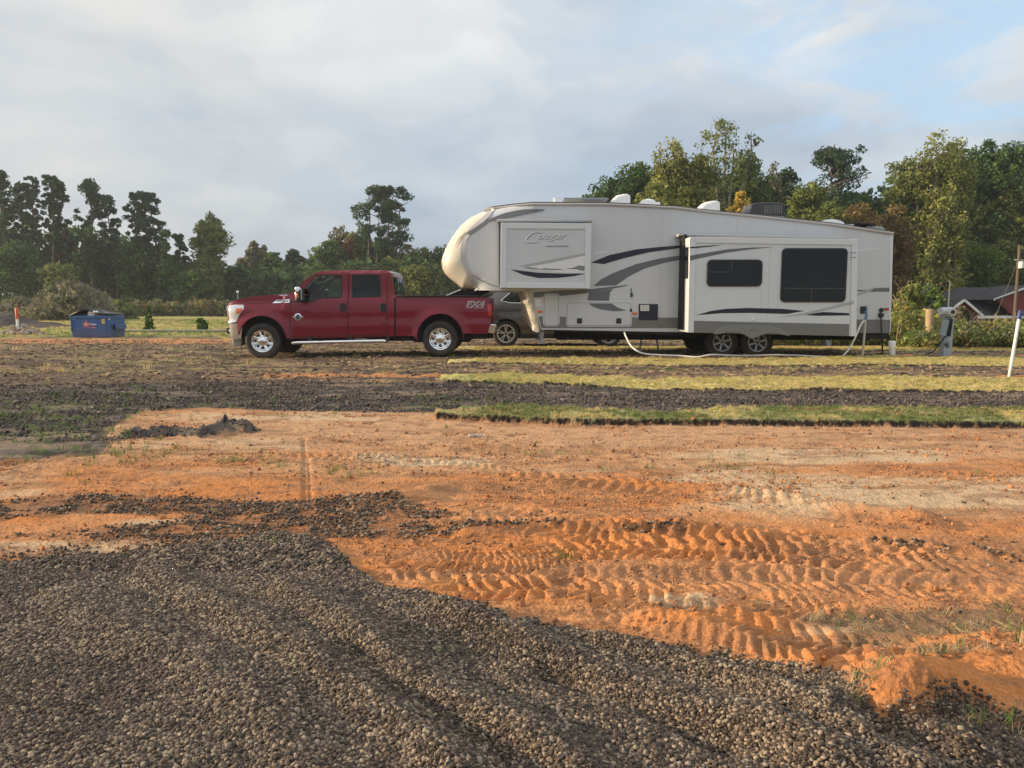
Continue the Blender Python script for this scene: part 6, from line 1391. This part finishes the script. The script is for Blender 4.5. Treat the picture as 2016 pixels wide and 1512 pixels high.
# dumpster
def dumpster():
    Y = 27.2; x0, _ = P(141.5, 664, Y); x1, _ = P(215.5, 664, Y); z0 = P(180, 666, Y)[1]; zt = P(180, 621.5, Y)[1]; D = 1.15
    t = thing('dumpster', 'dented blue steel dumpster with black lids and a round emblem on its front', 'dumpster', ((x0+x1)/2, Y+D/2, z0))
    b = MB(); H = zt-z0; w_ = .035; i = .05
    # tapered open box with thickness
    def ring(z, s, yy0, yy1): return [(x0+s, yy0, z), (x1-s, yy0, z), (x1-s, yy1, z), (x0+s, yy1, z)]
    A = ring(z0+.04, .02, Y+.03, Y+D-.05); B = ring(z0+H*.30, .0, Y, Y+D); Cc = ring(zt, 0, Y, Y+D); Di = ring(zt, w_, Y+w_, Y+D-w_); Ei = ring(z0+.08, .05, Y+.07, Y+D-.10)
    vs = A+B+Cc+Di+Ei; fs = [(3,2,1,0)]
    for k in range(4):
        for q_ in range(4): n = (q_+1) % 4; fs.append((k*4+q_, k*4+n, (k+1)*4+n, (k+1)*4+q_))
    fs.append((16,17,18,19)); b.add(vs, fs)
    body = b.build('body', BLUEP, t, bevel=.01, angle=25)
    b = MB(); b.box(x0-.03, x1+.03, Y-.035, Y+.05, zt-.09, zt-.003); b.box(x0-.03, x0+.04, Y+.05, Y+D, zt-.09, zt-.003); b.box(x1-.04, x1+.03, Y+.05, Y+D, zt-.09, zt-.003); b.build('rim', BLUEP, t, bevel=.008)
    b = MB(); b.box(x0+.05, x1-.05, Y+.1, Y+D-.15, z0, z0+.09); b.build('skid', BLUEP, t)
    for sx in (x0, x1):
        for hx in (.12, -.0):
            pass
        b = MB(); o = 1 if sx == x1 else -1; xa, xb = sorted((sx+o*.002, sx+o*.13)); b.box(xa, xb, Y+.25, Y+D-.15, z0+H*.38, z0+H*.62); b.build('fork_pocket', BLUEP, t, bevel=.01)
        b = MB(); b.box(xa+.02, xb-.02, Y+.243, Y+.25, z0+H*.42, z0+H*.58); b.build('pocket_opening', UNDER, t)
    for xx in (x0+.10, x1-.10, x0+.02):
        b = MB(); b.box(xx-.02, xx+.02, Y-.03, Y-.001, z0+.30*H, zt-.1); b.build('stiffener', BLUEP, t, bevel=.005)
    xm = x0+(x1-x0)*.48
    b = MB(); b.add([(x0-.02, Y-.04, zt+.02), (xm-.12, Y-.04, zt+.27), (xm+.1, Y-.04, zt+.17), (xm+.1, Y+D, zt+.14), (xm-.12, Y+D, zt+.22), (x0-.02, Y+D, zt+.03)], [(0,1,4,5),(1,2,3,4)]); o = b.build('lid', BLACKP, t); m_ = o.modifiers.new('thick', 'SOLIDIFY'); m_.thickness = .03
    b = MB(); b.add([(xm+.02, Y-.04, zt+.12), (x1+.05, Y-.04, zt+.02), (x1+.05, Y+D, zt+.03), (xm+.02, Y+D, zt+.13)], [(0,1,2,3)]); o = b.build('lid', BLACKP, t); m_ = o.modifiers.new('thick', 'SOLIDIFY'); m_.thickness = .03
    # emblem: five petalled ring, small lines of writing, yellow sticker
    em = mat('emblem_pink', (.55, .16, .17), rough=.5); ex, ez = P(170, 638.5, Y)
    b = MB(); pts = [(ex+(.115+.03*math.cos(5*a))*math.cos(a+.31), ez+(.115+.03*math.cos(5*a))*math.sin(a+.31)) for a in [2*math.pi*k/50 for k in range(50)]]; b.extr(pts, Y-.012, Y-.002); e = b.build('emblem', em, t)
    b = MB(); pts = [(ex+.055*math.cos(R(90+72*k+(36 if q_ else 0)))*(.42 if q_ else 1), ez+.055*math.sin(R(90+72*k+(36 if q_ else 0)))*(.42 if q_ else 1)) for k in range(5) for q_ in (0, 1)]; b.extr(pts, Y-.016, Y-.012); b.build('emblem_star', WHITEP, e)
    def small(name, px0, px1, py0, py1, m):
        (a, c), (d, f) = P(px0, py1, Y), P(px1, py0, Y); return MB().box(a, d, Y-.012, Y-.002, c, f).build(name, m, t)
    lw = mat('worn_white', (.55, .58, .62), rough=.6)
    small('lettering', 176, 190, 637.3, 639.8, lw); small('lettering', 180, 187, 641, 642.3, em); small('lettering', 177.5, 189, 643.8, 646, em)
    yl = small('warning_sticker', 200.5, 207.5, 627.5, 637.5, mat('sticker_yellow', (.62, .45, .08), rough=.5))
    for (a, c) in ((144, 146.5), (214, 216.5)): small('reflector', a, c, 626.5, 629.5, lw)
    # what sticks out of it
    bx, bz = P(178, 617, Y); bm = bmesh.new(); bmesh.ops.create_icosphere(bm, subdivisions=3, radius=1)
    for v in bm.verts: v.co = Vector((v.co.x*.21, v.co.y*.2, v.co.z*.13))*(1+.25*mnoise.noise(v.co*2.2)+.1*mnoise.noise(v.co*6))+Vector((bx, Y+.22, zt+.05))
    me = bpy.data.meshes.new('trash_bag'); bm.to_mesh(me); bm.free(); me.materials.append(WHITEP); me.polygons.foreach_set('use_smooth', [True]*len(me.polygons)); o = cat_obj('trash_bag', me); tag(o, 'white rubbish bag squeezed under the propped lid of the dumpster', 'rubbish bag')
    for k, (c0, m_, lb) in enumerate((((.30, .30), BEIGE, 'tan crushed carton under the right dumpster lid'), ((-.45, .25), mat('rubbish_dark', (.06, .06, .07)), 'dark rubbish sack under the left dumpster lid'))):
        bm = bmesh.new(); bmesh.ops.create_icosphere(bm, subdivisions=2, radius=1)
        for v in bm.verts: v.co = Vector((v.co.x*.3, v.co.y*.3, v.co.z*.14))*(1+.4*mnoise.noise(v.co*2.2+Vector((k*5, 0, 0))))+Vector(((x0+x1)/2+c0[0], Y+.45, zt-.02))
        nm = 'carton' if k == 0 else 'rubbish_sack'; me = bpy.data.meshes.new(nm); bm.to_mesh(me); bm.free(); me.materials.append(m_); tag(cat_obj(nm, me), lb, 'carton' if k == 0 else 'rubbish bag')
dumpster()
# orange marker post on its heap
def marker():
    Y = 30.2; x, z0 = P(36, 655, Y); zg = zground(x, Y); zt = P(36, 605, Y)[1]; zm = P(36, 628, Y)[1]
    t = thing('marker_post', 'white post with orange upper half standing in a rubble heap', 'marker post', (x, Y, zg))
    r = .055; MB().lathe([(0, -.1), (r, -.1), (r, zm-zg), (0, zm-zg)], (x, Y, zg), 'z', 16).build('pipe', PVC, t)
    MB().lathe([(0, zm-zg), (r+.006, zm-zg), (r+.006, zt-zg-.04), (r*.7, zt-zg), (0, zt-zg)], (x, Y, zg), 'z', 16).build('orange_sleeve', mat('orange_paint', (.62, .10, .02), rough=.45), t)
    ms = [mat('rubble_pale', (.42, .37, .32), rough=.9), mat('rubble_tan', (.40, .25, .15), rough=.9)]
    col = protos('rubble_rocks', [rock_obj('rubble_rock', ms[i % 2], i+90, 2, .5, .7) for i in range(5)])
    n = 170; a = rng.uniform(0, 6.28, n); k = np.sqrt(rng.random(n))
    X = x+.05+np.cos(a)*k*.85; YY = Y+.1+np.sin(a)*k*.6; Z = zg+(1-k)*.45*rng.uniform(.3, 1, n)
    s = rng.uniform(.08, .24, n); scatter('rubble', col, np.stack([X, YY, Z], 1), rng.uniform(-3, 3, (n, 3)), np.stack([s, s, s*.7], 1), rng.integers(0, 5, n), 'heap of broken concrete and clay around the orange topped post')
marker()
# spoil heap far left
def heap(name, pts, Y, depth, m, label, kind='structure', seed=0):
    """heap of soil: ridge profile in photo pixels, real depth"""
    mb = MB(); n, m_ = 60, 22; xs = np.interp(np.linspace(0, 1, n), np.linspace(0, 1, len(pts)), [P(a, b, Y)[0] for a, b in pts]); zs = np.interp(np.linspace(0, 1, n), np.linspace(0, 1, len(pts)), [P(a, b, Y)[1] for a, b in pts])
    vs = []
    for i in range(n):
        zg = zground(xs[i], Y)-.06
        for j in range(m_):
            s_ = -1+2*j/(m_-1); h = max(0, zs[i]-zg)*max(0, 1-abs(s_)**1.5); nz = mnoise.noise(Vector((xs[i]*1.7, s_*3+seed, 0)))*.22+mnoise.noise(Vector((xs[i]*5, s_*9+seed, 3)))*.08
            vs.append((xs[i], Y+s_*depth/2, zg+h*(1+nz)))
    mb.add(vs, [(i*m_+j, (i+1)*m_+j, (i+1)*m_+j+1, i*m_+j+1) for i in range(n-1) for j in range(m_-1)])
    o = mb.build(name, m, angle=80); return tag(o, label, kind=kind) if kind else o
SOILD = mat('dark_spoil', (.075, .055, .045), rough=.95, var=.4, vscale=2, bump=.05, bscale=5)
heap('spoil_heap', [(-90,628),(-40,618),(10,616),(35,622),(60,632),(95,634),(125,640),(140,642)], 40, 4.5, SOILD, 'dark soil heap at the left edge of the field')
CLAYM = mat('clay_heap', (.46, .20, .08), rough=.95, var=.25, vscale=6, bump=.02, bscale=25)
heap('clay_heap', [(1990,704),(2010,700),(2040,694),(2090,690),(2150,700)], 17.3, 1.2, CLAYM, 'orange clay heap by the weeds at the right edge', seed=2)
heap('clay_heap', [(1726,704),(1738,700),(1752,697),(1775,699),(1790,697),(1812,704)], 16.9, .5, CLAYM, 'low clay spoil around the white sewer stub', seed=4)
heap('clay_heap', [(1948,745),(1958,741),(1975,738),(1990,741),(2015,738),(2040,747)], 12.35, .45, CLAYM, 'small clay heap round the foot of the leaning pipe', seed=6)
# low timber rail behind the dumpster
def rail():
    Y = 32.5; (xa, _), (xb, _) = P(252, 652, Y), P(475, 652, Y); zt = P(300, 649, Y)[1]; zb_ = P(300, 657.5, Y)[1]; zg = zground(xa+2, Y)
    t = thing('low_rail', 'long low pale rail on short posts between the dumpster and the pickup', 'rail', (xa, Y, zg))
    m = mat('rail_pale', (.42, .40, .34), rough=.7, var=.1); MB().box(xa, xb, Y-.05, Y+.05, zt-.07, zt).build('top_rail', m, t, bevel=.01)
    MB().box(xa, xb, Y+.02, Y+.05, zg, zt-.08).build('panel', mat('rail_dark', (.15, .13, .10), rough=.8, var=.2), t)  # dark sheet that paints in the shadow below the top rail
    for k in range(9): x = xa+(xb-xa)*(k/8); MB().box(x-.04, x+.04, Y-.06, Y+.015, zg-.05, zt-.072).build('post', m, t)
    MB().box(xa-.35, xa-.02, Y-.25, Y+.3, zg-.05, zt-.02).build('end_block', mat('block_tan', (.45, .36, .20), rough=.8), t, bevel=.03)
rail()
# meter pedestal with number
def pedestal():
    Y = 17.0; x0, _ = P(1857, 703, Y); x1, _ = P(1874, 703, Y); zg = zground(x0, Y); q = lambda p, y=Y: P(p[0], p[1], y)
    t = thing('power_pedestal', 'grey electric meter post with open flap, round meter and black number', 'power pedestal', ((x0+x1)/2, Y, zg))
    zt = P(1866, 624, Y)[1]; D = .16
    MB().box(x0, x1-.004, Y, Y+D, zg-.05, zt).build('post', GALV, t, bevel=.006)
    MB().extr([q((1872,625)), q((1877,625)), q((1875,704)), q((1872,704))], Y+.02, Y+D+.03).build('side_channel', GALV, t, bevel=.004)
    b = MB(); f = [(1856.5,627.5),(1869,630),(1862,661.5),(1849.5,660)]; b.extr([q(p, Y-.10) for p in f], Y-.11, Y-.085); b.build('flap', mat('flap_grey', (.24, .30, .33), rough=.45), t, bevel=.006)
    MB().extr([q(p) for p in [(1857,628),(1873,628),(1868,662),(1857,660)]], Y-.07, Y-.001).build('socket_box', UNDER, t)
    mx, mz = P(1868, 614, Y); b = MB(); b.lathe([(0, -.17), (.085, -.17), (.095, -.10), (.11, -.09), (.11, 0), (0, 0)], (mx, Y+.02, mz), 'y', 24)
    m = b.build('meter', mat('meter_grey', (.55, .57, .58), rough=.3), t); MB().lathe([(.045, -.172), (.045, -.19), (0, -.19)], (mx, Y+.02, mz), 'y', 16).build('meter_face', BLACKP, m)
    b = MB(); b.box(mx-.13, mx+.10, Y+.0, Y+D, mz-.16, mz+.09); b.build('meter_box', GALV, t, bevel=.02)
    mx2, mz2 = P(1858.5, 612.5, Y); b = MB(); vs = []
    b.tube([(mx2-.10, Y-.02, mz2), (mx2+.06, Y+.02, mz2)], .085, 18); b.build('meter_side_hub', mat('meter_grey', (.55, .57, .58)), t)
    (a, c), (d, e) = P(1871, 607, Y), P(1874, 554, Y); b = MB(); b.tube([(a, Y+.08, c), (d, Y+.08, e)], .014, 8); b.tube([(d, Y+.08, e), (d-.03, Y+.08, e+.005)], .012, 6); b.build('conduit', mat('rod_pale', (.55, .50, .42), rough=.5), t)
    b = MB(); (xa, za), (xb, zb) = P(1858, 685, Y), P(1869, 672, Y); text_mb(b, '46', xa, xb, za, zb, Y-.006, 0, .03).build('number', BLACKP, t)
    b = MB(); pts = [P(1864, 655, Y), P(1857, 665, Y), P(1848, 680, Y), P(1836, 693, Y), P(1818, 701, Y)]
    b = MB(); b.tube([(x_, Y-.05+.02*i, z_) for i, (x_, z_) in enumerate(pts)]+[(P(1790,704,Y)[0], Y+.2, .03), (P(1750,704,Y)[0], Y+.6, .03), (P(1738,694,Y+.1)[0], Y+.1, .08), (P(1736,672,Y-.08)[0], Y-.08, P(0,672,Y)[1]), (P(1735,640,Y-.1)[0], Y-.10, P(0,640,Y)[1]), (P(1734.5,621,Y-.06)[0], Y-.06, P(0,621,Y)[1])], .018, 8)
    tag(b.build('power_cable', mat('cord_black', (.02, .02, .022), rough=.5)), 'thick black power cable from the meter post to the trailer rear', 'power cable')
pedestal()
def post_like(name, label, cat, pxb, pyb, pxt, pyt, Y, r, m, cap=None, n=16):
    (xa, za), (xb, zb) = P(pxb, pyb, Y), P(pxt, pyt, Y); b = MB(); b.tube([(xa, Y, za-.08), (xb, Y, zb)], r, n); return tag(b.build(name, m, bevel=.008), label, cat)
post_like('wooden_post', 'thick short wooden post standing in the weeds left of the meter post', 'post', 1828, 690, 1831, 608.5, 21, .105, WOOD)
def stub():
    Y = 16.7; x, z = P(1755, 704, Y); t = thing('sewer_stub', 'short thick white pipe stub with wider cap behind the trailer corner', 'pipe stub', (x, Y, 0))
    zt = P(1755, 671, Y)[1]; b = MB(); b.tube([(P(1757,705,Y)[0], Y, -.05), (x, Y, zt-.10)], .062, 20); b.build('pipe', PVC, t)
    MB().lathe([(.064, zt-.15), (.078, zt-.15), (.078, zt-.03), (.055, zt-.005), (.05, zt), (0, zt)], (x-.0, Y, 0), 'z', 20).build('cap', PVC, t)
stub()
def riser():
    Y = 16.6; t = thing('water_riser', 'thin pale standpipe with blue tap fitting in front of the trailer rear', 'standpipe', (P(1698, 705, Y)[0], Y, 0))
    (xa, za), (xb, zb) = P(1697.5, 706, Y), P(1704, 630, Y); MB().tube([(xa, Y, -.05), (xb, Y, zb)], .024, 12).build('pipe', mat('riser_pale', (.52, .49, .42), rough=.5), t)
    b = MB(); p = [P(1703, 629, Y), P(1706, 622, Y), P(1705, 615, Y), P(1707, 607, Y)]; b.tube([(x, Y, z) for x, z in p], [.034, .03, .026, .02], 10); b.tube([(p[2][0], Y, p[2][1]), (p[2][0]-.05, Y-.04, p[2][1]+.02)], .014, 6); b.build('tap', mat('tap_blue', (.06, .22, .36), rough=.4), t)
    b = MB(); p = [P(1706.5, 607, Y), P(1706.5, 599, Y)]; b.tube([(x, Y, z) for x, z in p], .010, 6); b.build('valve_stem', GALV, t)
riser()
def hose():
    pts = [(1229,654,RY-.02),(1233,664,RY-.12),(1241,679,16.75),(1253,690,16.6),(1270,696.5,16.6),(1300,699,16.6),(1340,700.5,16.6),(1372,704,16.45),(1400,705,16.4),(1440,704,16.45),(1480,702,16.6),(1530,702.5,16.6),(1580,705,16.5),(1620,706.5,16.4),(1650,704,16.45),(1663,697,16.45),(1674,683,16.5),(1684,664,16.5),(1694,641,16.55),(1702,630,16.57)]
    W3 = [(P(a, b, c)[0], c, P(a, b, c)[1]) for a, b, c in pts]; W3 = [(x, y, max(z, zground(x, y)+.045)) for x, y, z in W3]; fine = []
    for i in range(len(W3)-1):
        p0, p1, p2, p3 = [Vector(W3[max(0, min(len(W3)-1, k))]) for k in (i-1, i, i+1, i+2)]
        for s in range(5):
            t_ = s/5; fine.append(.5*((2*p1)+(-p0+p2)*t_+(2*p0-5*p1+4*p2-p3)*t_*t_+(-p0+3*p1-3*p2+p3)*t_**3))
    fine.append(Vector(W3[-1])); b = MB(); b.tube(fine, .019, 10); tag(b.build('water_hose', HOSEW), 'white hose looping along the grass under the trailer to the standpipe', 'hose')
hose()
def leaning():
    Y = 12.3; t = thing('leaning_pipe', 'white pipe leaning right in a clay heap with blue band on top', 'pipe', (P(1986, 744, Y)[0], Y, 0))
    (xa, za), (xb, zb) = P(1986, 744, Y), P(2006.5, 626, Y); MB().tube([(xa, Y, za-.04), (xb, Y, zb)], .026, 14).build('pipe', PVC, t)
    (xc, zc) = P(2009, 611, Y); b = MB(); b.tube([(xb-.004, Y, zb-.02), (xb+.004, Y, zb+.05), (xc, Y, zc)], [.032, .036, .026], 12); b.build('blue_band', mat('band_blue', (.03, .06, .22), rough=.5), t)
leaning()
def pole():
    Y = 38; x, zt = P(2007.5, 483, Y); zg = zground(x, Y); t = thing('utility_pole', 'thin brown utility pole with white transformer and slanting stay wire', 'utility pole', (x, Y, zg))
    MB().tube([(x-.02, Y, zg), (x+.0, Y, zt)], [.085, .065], 10).build('pole', mat('pole_brown', (.15, .105, .08), rough=.9), t)
    (cx, cz) = P(2006, 522, Y); MB().lathe([(0, -.16), (.12, -.16), (.12, .14), (.09, .17), (0, .17)], (cx, Y-.16, cz), 'z', 16).build('transformer', WHITEP, t)
    b = MB(); b.tube([(x-.2, Y, cz+.27), (x+.25, Y, cz+.25)], .02, 6); b.build('insulator_arm', WHITEP, t)
    (gx, gz) = P(1945, 640, Y); b = MB(); b.tube([(x, Y, P(0,512,Y)[1]), (gx, Y, gz-.6)], .012, 5); b.build('stay_wire', mat('wire_grey', (.12, .12, .11), rough=.5), t)
pole()
def house():
    Y = 42; q = lambda pts, y=Y: [P(a, b, y) for a, b in pts]; x0, zE = P(1868, 622, Y); x1 = P(2100, 0, Y)[0]; zg = zground((x0+x1)/2, Y+3)-.3
    t = thing('house', 'low red house with dark grey roof and white trim behind the weeds', 'house', ((x0+x1)/2, Y+4, zg))
    brick = mat('house_brick', (.34, .20, .13), rough=.9, var=.2, vscale=20); redw = mat('house_red', (.16, .035, .035), rough=.8)
    zr = P(0, 577, Y+4)[1]
    wall = MB().box(P(1912,0,Y)[0], x1, Y+.3, Y+8, zg, zE-.02).build('wall', brick, t)
    rf = MB(); xr0 = P(1905, 0, Y)[0]; rf.add([(xr0-.3, Y-.3, zE), (x1+.5, Y-.3, zE), (x1+.5, Y+4, zr+.35), (xr0+3.0, Y+4, zr+.35), (xr0-.3, Y+8.3, zE), (x1+.5, Y+8.3, zE)], [(0,1,2,3),(4,3,2,5),(0,3,4)])
    roof = rf.build('roof', mat('shingles', (.050, .048, .055), rough=.9, var=.25, vscale=12), t)
    MB().box(xr0-.3, x1+.5, Y-.36, Y-.29, zE-.13, zE+.02).build('gutter', TRIMW, t)
    # small gable porch in front, red
    g = q([(1872,607),(1894,592),(1925,620.5),(1925,640),(1872,640)], Y-1); MB().extr(q([(1872,612),(1894,594),(1924,621),(1924,636),(1872,636)], Y-1), Y-1, Y+.25).build('gable', redw, t)
    MB().box(P(1876,0,Y-1)[0], P(1922,0,Y-1)[0], Y-.95, Y+.28, zg, P(0,636,Y-1)[1]).build('porch_wall', redw, t)
    b = MB(); pts = [P(1868,609,Y-1), P(1893.5,591,Y-1), P(1929,621.5,Y-1)]
    for a, c in zip(pts[:-1], pts[1:]):
        dx, dz = c[0]-a[0], c[1]-a[1]; l = math.hypot(dx, dz); nx, nz = -dz/l*.055, dx/l*.055
        b.add([(a[0]-nx, Y-1.3, a[1]-nz), (c[0]-nx, Y-1.3, c[1]-nz), (c[0]+nx, Y-1.3, c[1]+nz), (a[0]+nx, Y-1.3, a[1]+nz), (a[0]-nx, Y-1.2, a[1]-nz), (c[0]-nx, Y-1.2, c[1]-nz), (c[0]+nx, Y-1.2, c[1]+nz), (a[0]+nx, Y-1.2, a[1]+nz)], [(0,1,2,3),(7,6,5,4),(0,3,7,4),(1,5,6,2),(3,2,6,7),(0,4,5,1)])
    b.build('gable_trim', TRIMW, t)
    b = MB(); top = [P(1866,607.5,Y-1), P(1893.5,590,Y-1), P(1931,621,Y-1)]
    b.add([(top[0][0], Y-1.3, top[0][1]), (top[1][0], Y-1.3, top[1][1]), (top[2][0], Y-1.3, top[2][1]), (top[0][0], Y+1.2, top[0][1]), (top[1][0], Y+2.5, top[1][1]), (top[2][0], Y+.4, top[2][1])], [(0,1,4,3),(1,2,5,4)]); b.build('gable_roof', mat('shingles', (.05,.05,.05)), t)
    # right gable
    b = MB(); a, c = P(1956,590,Y-.6), P(2040,561,Y-.6); dx, dz = c[0]-a[0], c[1]-a[1]; b.extr([(a[0], a[1]-.05), c, (c[0], c[1]+.11), (a[0], a[1]+.05)], Y-.7, Y-.6); b.build('gable_trim', TRIMW, t)
    b = MB(); b.extr(q([(1963,589),(2040,563),(2100,590),(2100,618),(1990,618)], Y-.5), Y-.5, Y-.3); b.build('gable', redw, t); MB().extr(q([(1955,589.5),(2040,560),(2100,590),(2100,591),(2040,562),(1956,591)], Y-.5), Y-.75, Y+3).build('gable_roof', mat('shingles', (.05,.05,.05)), t)
    for (a, c) in ((1961, 1986), (1996, 2014)):
        b = MB().box(P(a,0,Y)[0], P(c,0,Y)[0], Y+.22, Y+.3, P(0,644,Y)[1], P(0,624.5,Y)[1]); w_ = b.build('window', TRIMW, t); MB().box(P(a+2.5,0,Y)[0], P(c-2,0,Y)[0], Y+.2, Y+.22, P(0,642,Y)[1], P(0,627,Y)[1]).build('pane', mat('house_pane', (.06, .08, .08), rough=.1), w_)
    for a in (1914, 1934, 1955): MB().box(P(a,0,Y)[0], P(a+2.6,0,Y)[0], Y-.25, Y-.12, zg, zE-.13).build('porch_post', TRIMW, t)
    b = MB(); px_, pz_ = P(1948, 607, Y+1.5); b.tube([(px_-.1, Y+1.5, pz_-.4), (px_, Y+1.5, pz_+.35), (px_+.22, Y+1.5, pz_-.4)], .02, 5); b.tube([(px_-.15, Y+1.5, pz_+.45), (px_+.1, Y+1.5, pz_+.3)], .02, 5); b.build('roof_antenna', ALLOY, t)
    px_, pz_ = P(1962, 605, Y+1.5); MB().lathe([(0, -.06), (.16, -.0), (.19, .03)], (px_, Y+1.4, pz_), 'y', 16).build('satellite_dish', BLACKP, t)
    px_, pz_ = P(1971, 612, Y+1.2); MB().tube([(px_, Y+1.2, pz_-.2), (px_, Y+1.2, pz_+.15)], .04, 8).build('vent_pipe', WHITEP, t)
house()
# grey utility box under the trailer, white elbow, far small things
def misc():
    Y = 21.5; (a, c), (d, e) = P(1627, 685, Y), P(1638, 657, Y); t = thing('utility_box', 'small grey utility box on the grass seen under the trailer', 'utility box', ((a+d)/2, Y, 0))
    MB().box(a, d, Y, Y+.14, zground(a, Y)-.03, e).build('cabinet', GALV, t, bevel=.01); MB().box(a-.01, d+.01, Y-.012, Y+.15, e-.04, e+.01).build('lid', GALV, t, bevel=.004)
    Y = 6.55; b = MB(); p = [(923.5,862),(923.5,858.5),(954,857.5),(954.5,861.5)]; gz = lambda px, py: G(px, py)
    pts = []
    for a_, b_ in p: x, y = G(a_, b_); pts.append((x, y, zground(x, y)+.013))
    b.tube(pts, .0085, 8); tag(b.build('pipe_offcut', PVC), 'thin white pipe offcut with bent ends lying on the clay', 'pipe offcut')
    for (px, py, Y, lb) in ((468, 574.5, 60, 'small white globe lamp on a thin post beyond the pickup bonnet'),):
        x, z = P(px, py, Y); t = thing('lamp_post', lb, 'lamp', (x, Y, 0)); MB().lathe([(0, -.10)]+[(.10*math.sin(a), -.10*math.cos(a)) for a in [k*math.pi/8 for k in range(1, 8)]]+[(0, .10)], (x, Y, z), 'z', 16).build('globe', WHITEP, t); MB().tube([(x, Y, zground(x, Y)), (x, Y, z-.08)], .03, 6).build('post', GALV, t)
    # white trailer glimpsed under the trees at far left
    Y = 82; (a, c), (d, e) = P(5, 586, Y), P(26, 577, Y); t = thing('parked_trailer', 'white box glimpsed under the trees at the far left edge', 'parked trailer', ((a+d)/2, Y, 0))
    MB().box(a, d, Y, Y+2, c, e).build('body', WHITEP, t, bevel=.05); b = MB()
    for k in (.25, .6): MB().box(a+(d-a)*k, a+(d-a)*(k+.2), Y-.02, Y-.002, c+(e-c)*.4, c+(e-c)*.8).build('window', BLACKP, t)
    for k in (.2, .8): MB().lathe([(0, -.05), (.35, -.05), (.35, .2), (0, .2)], (a+(d-a)*k, Y+.1, .35), 'y', 16).build('wheel', RUBBER, t)
    MB().box(a+.1, d-.1, Y+.2, Y+1.8, .3, c).build('frame', UNDER, t)
misc()

def haze():
    mb = MB(); mb.box(-1000, 1000, -1000, 1000, -8, 24); o = mb.build('haze', [], fixn=True); tag(o, 'thin morning haze over the field', kind='stuff')
    m = bpy.data.materials.new('haze'); m.use_nodes = True; nt = m.node_tree; N = nt.nodes; N.remove(N['Principled BSDF'])
    v = N.new('ShaderNodeVolumePrincipled'); v.inputs['Color'].default_value = (.82, .88, .95, 1); v.inputs['Density'].default_value = .0006; v.inputs['Anisotropy'].default_value = .2
    nt.links.new(v.outputs[0], N['Material Output'].inputs['Volume']); o.data.materials.append(m)
haze()
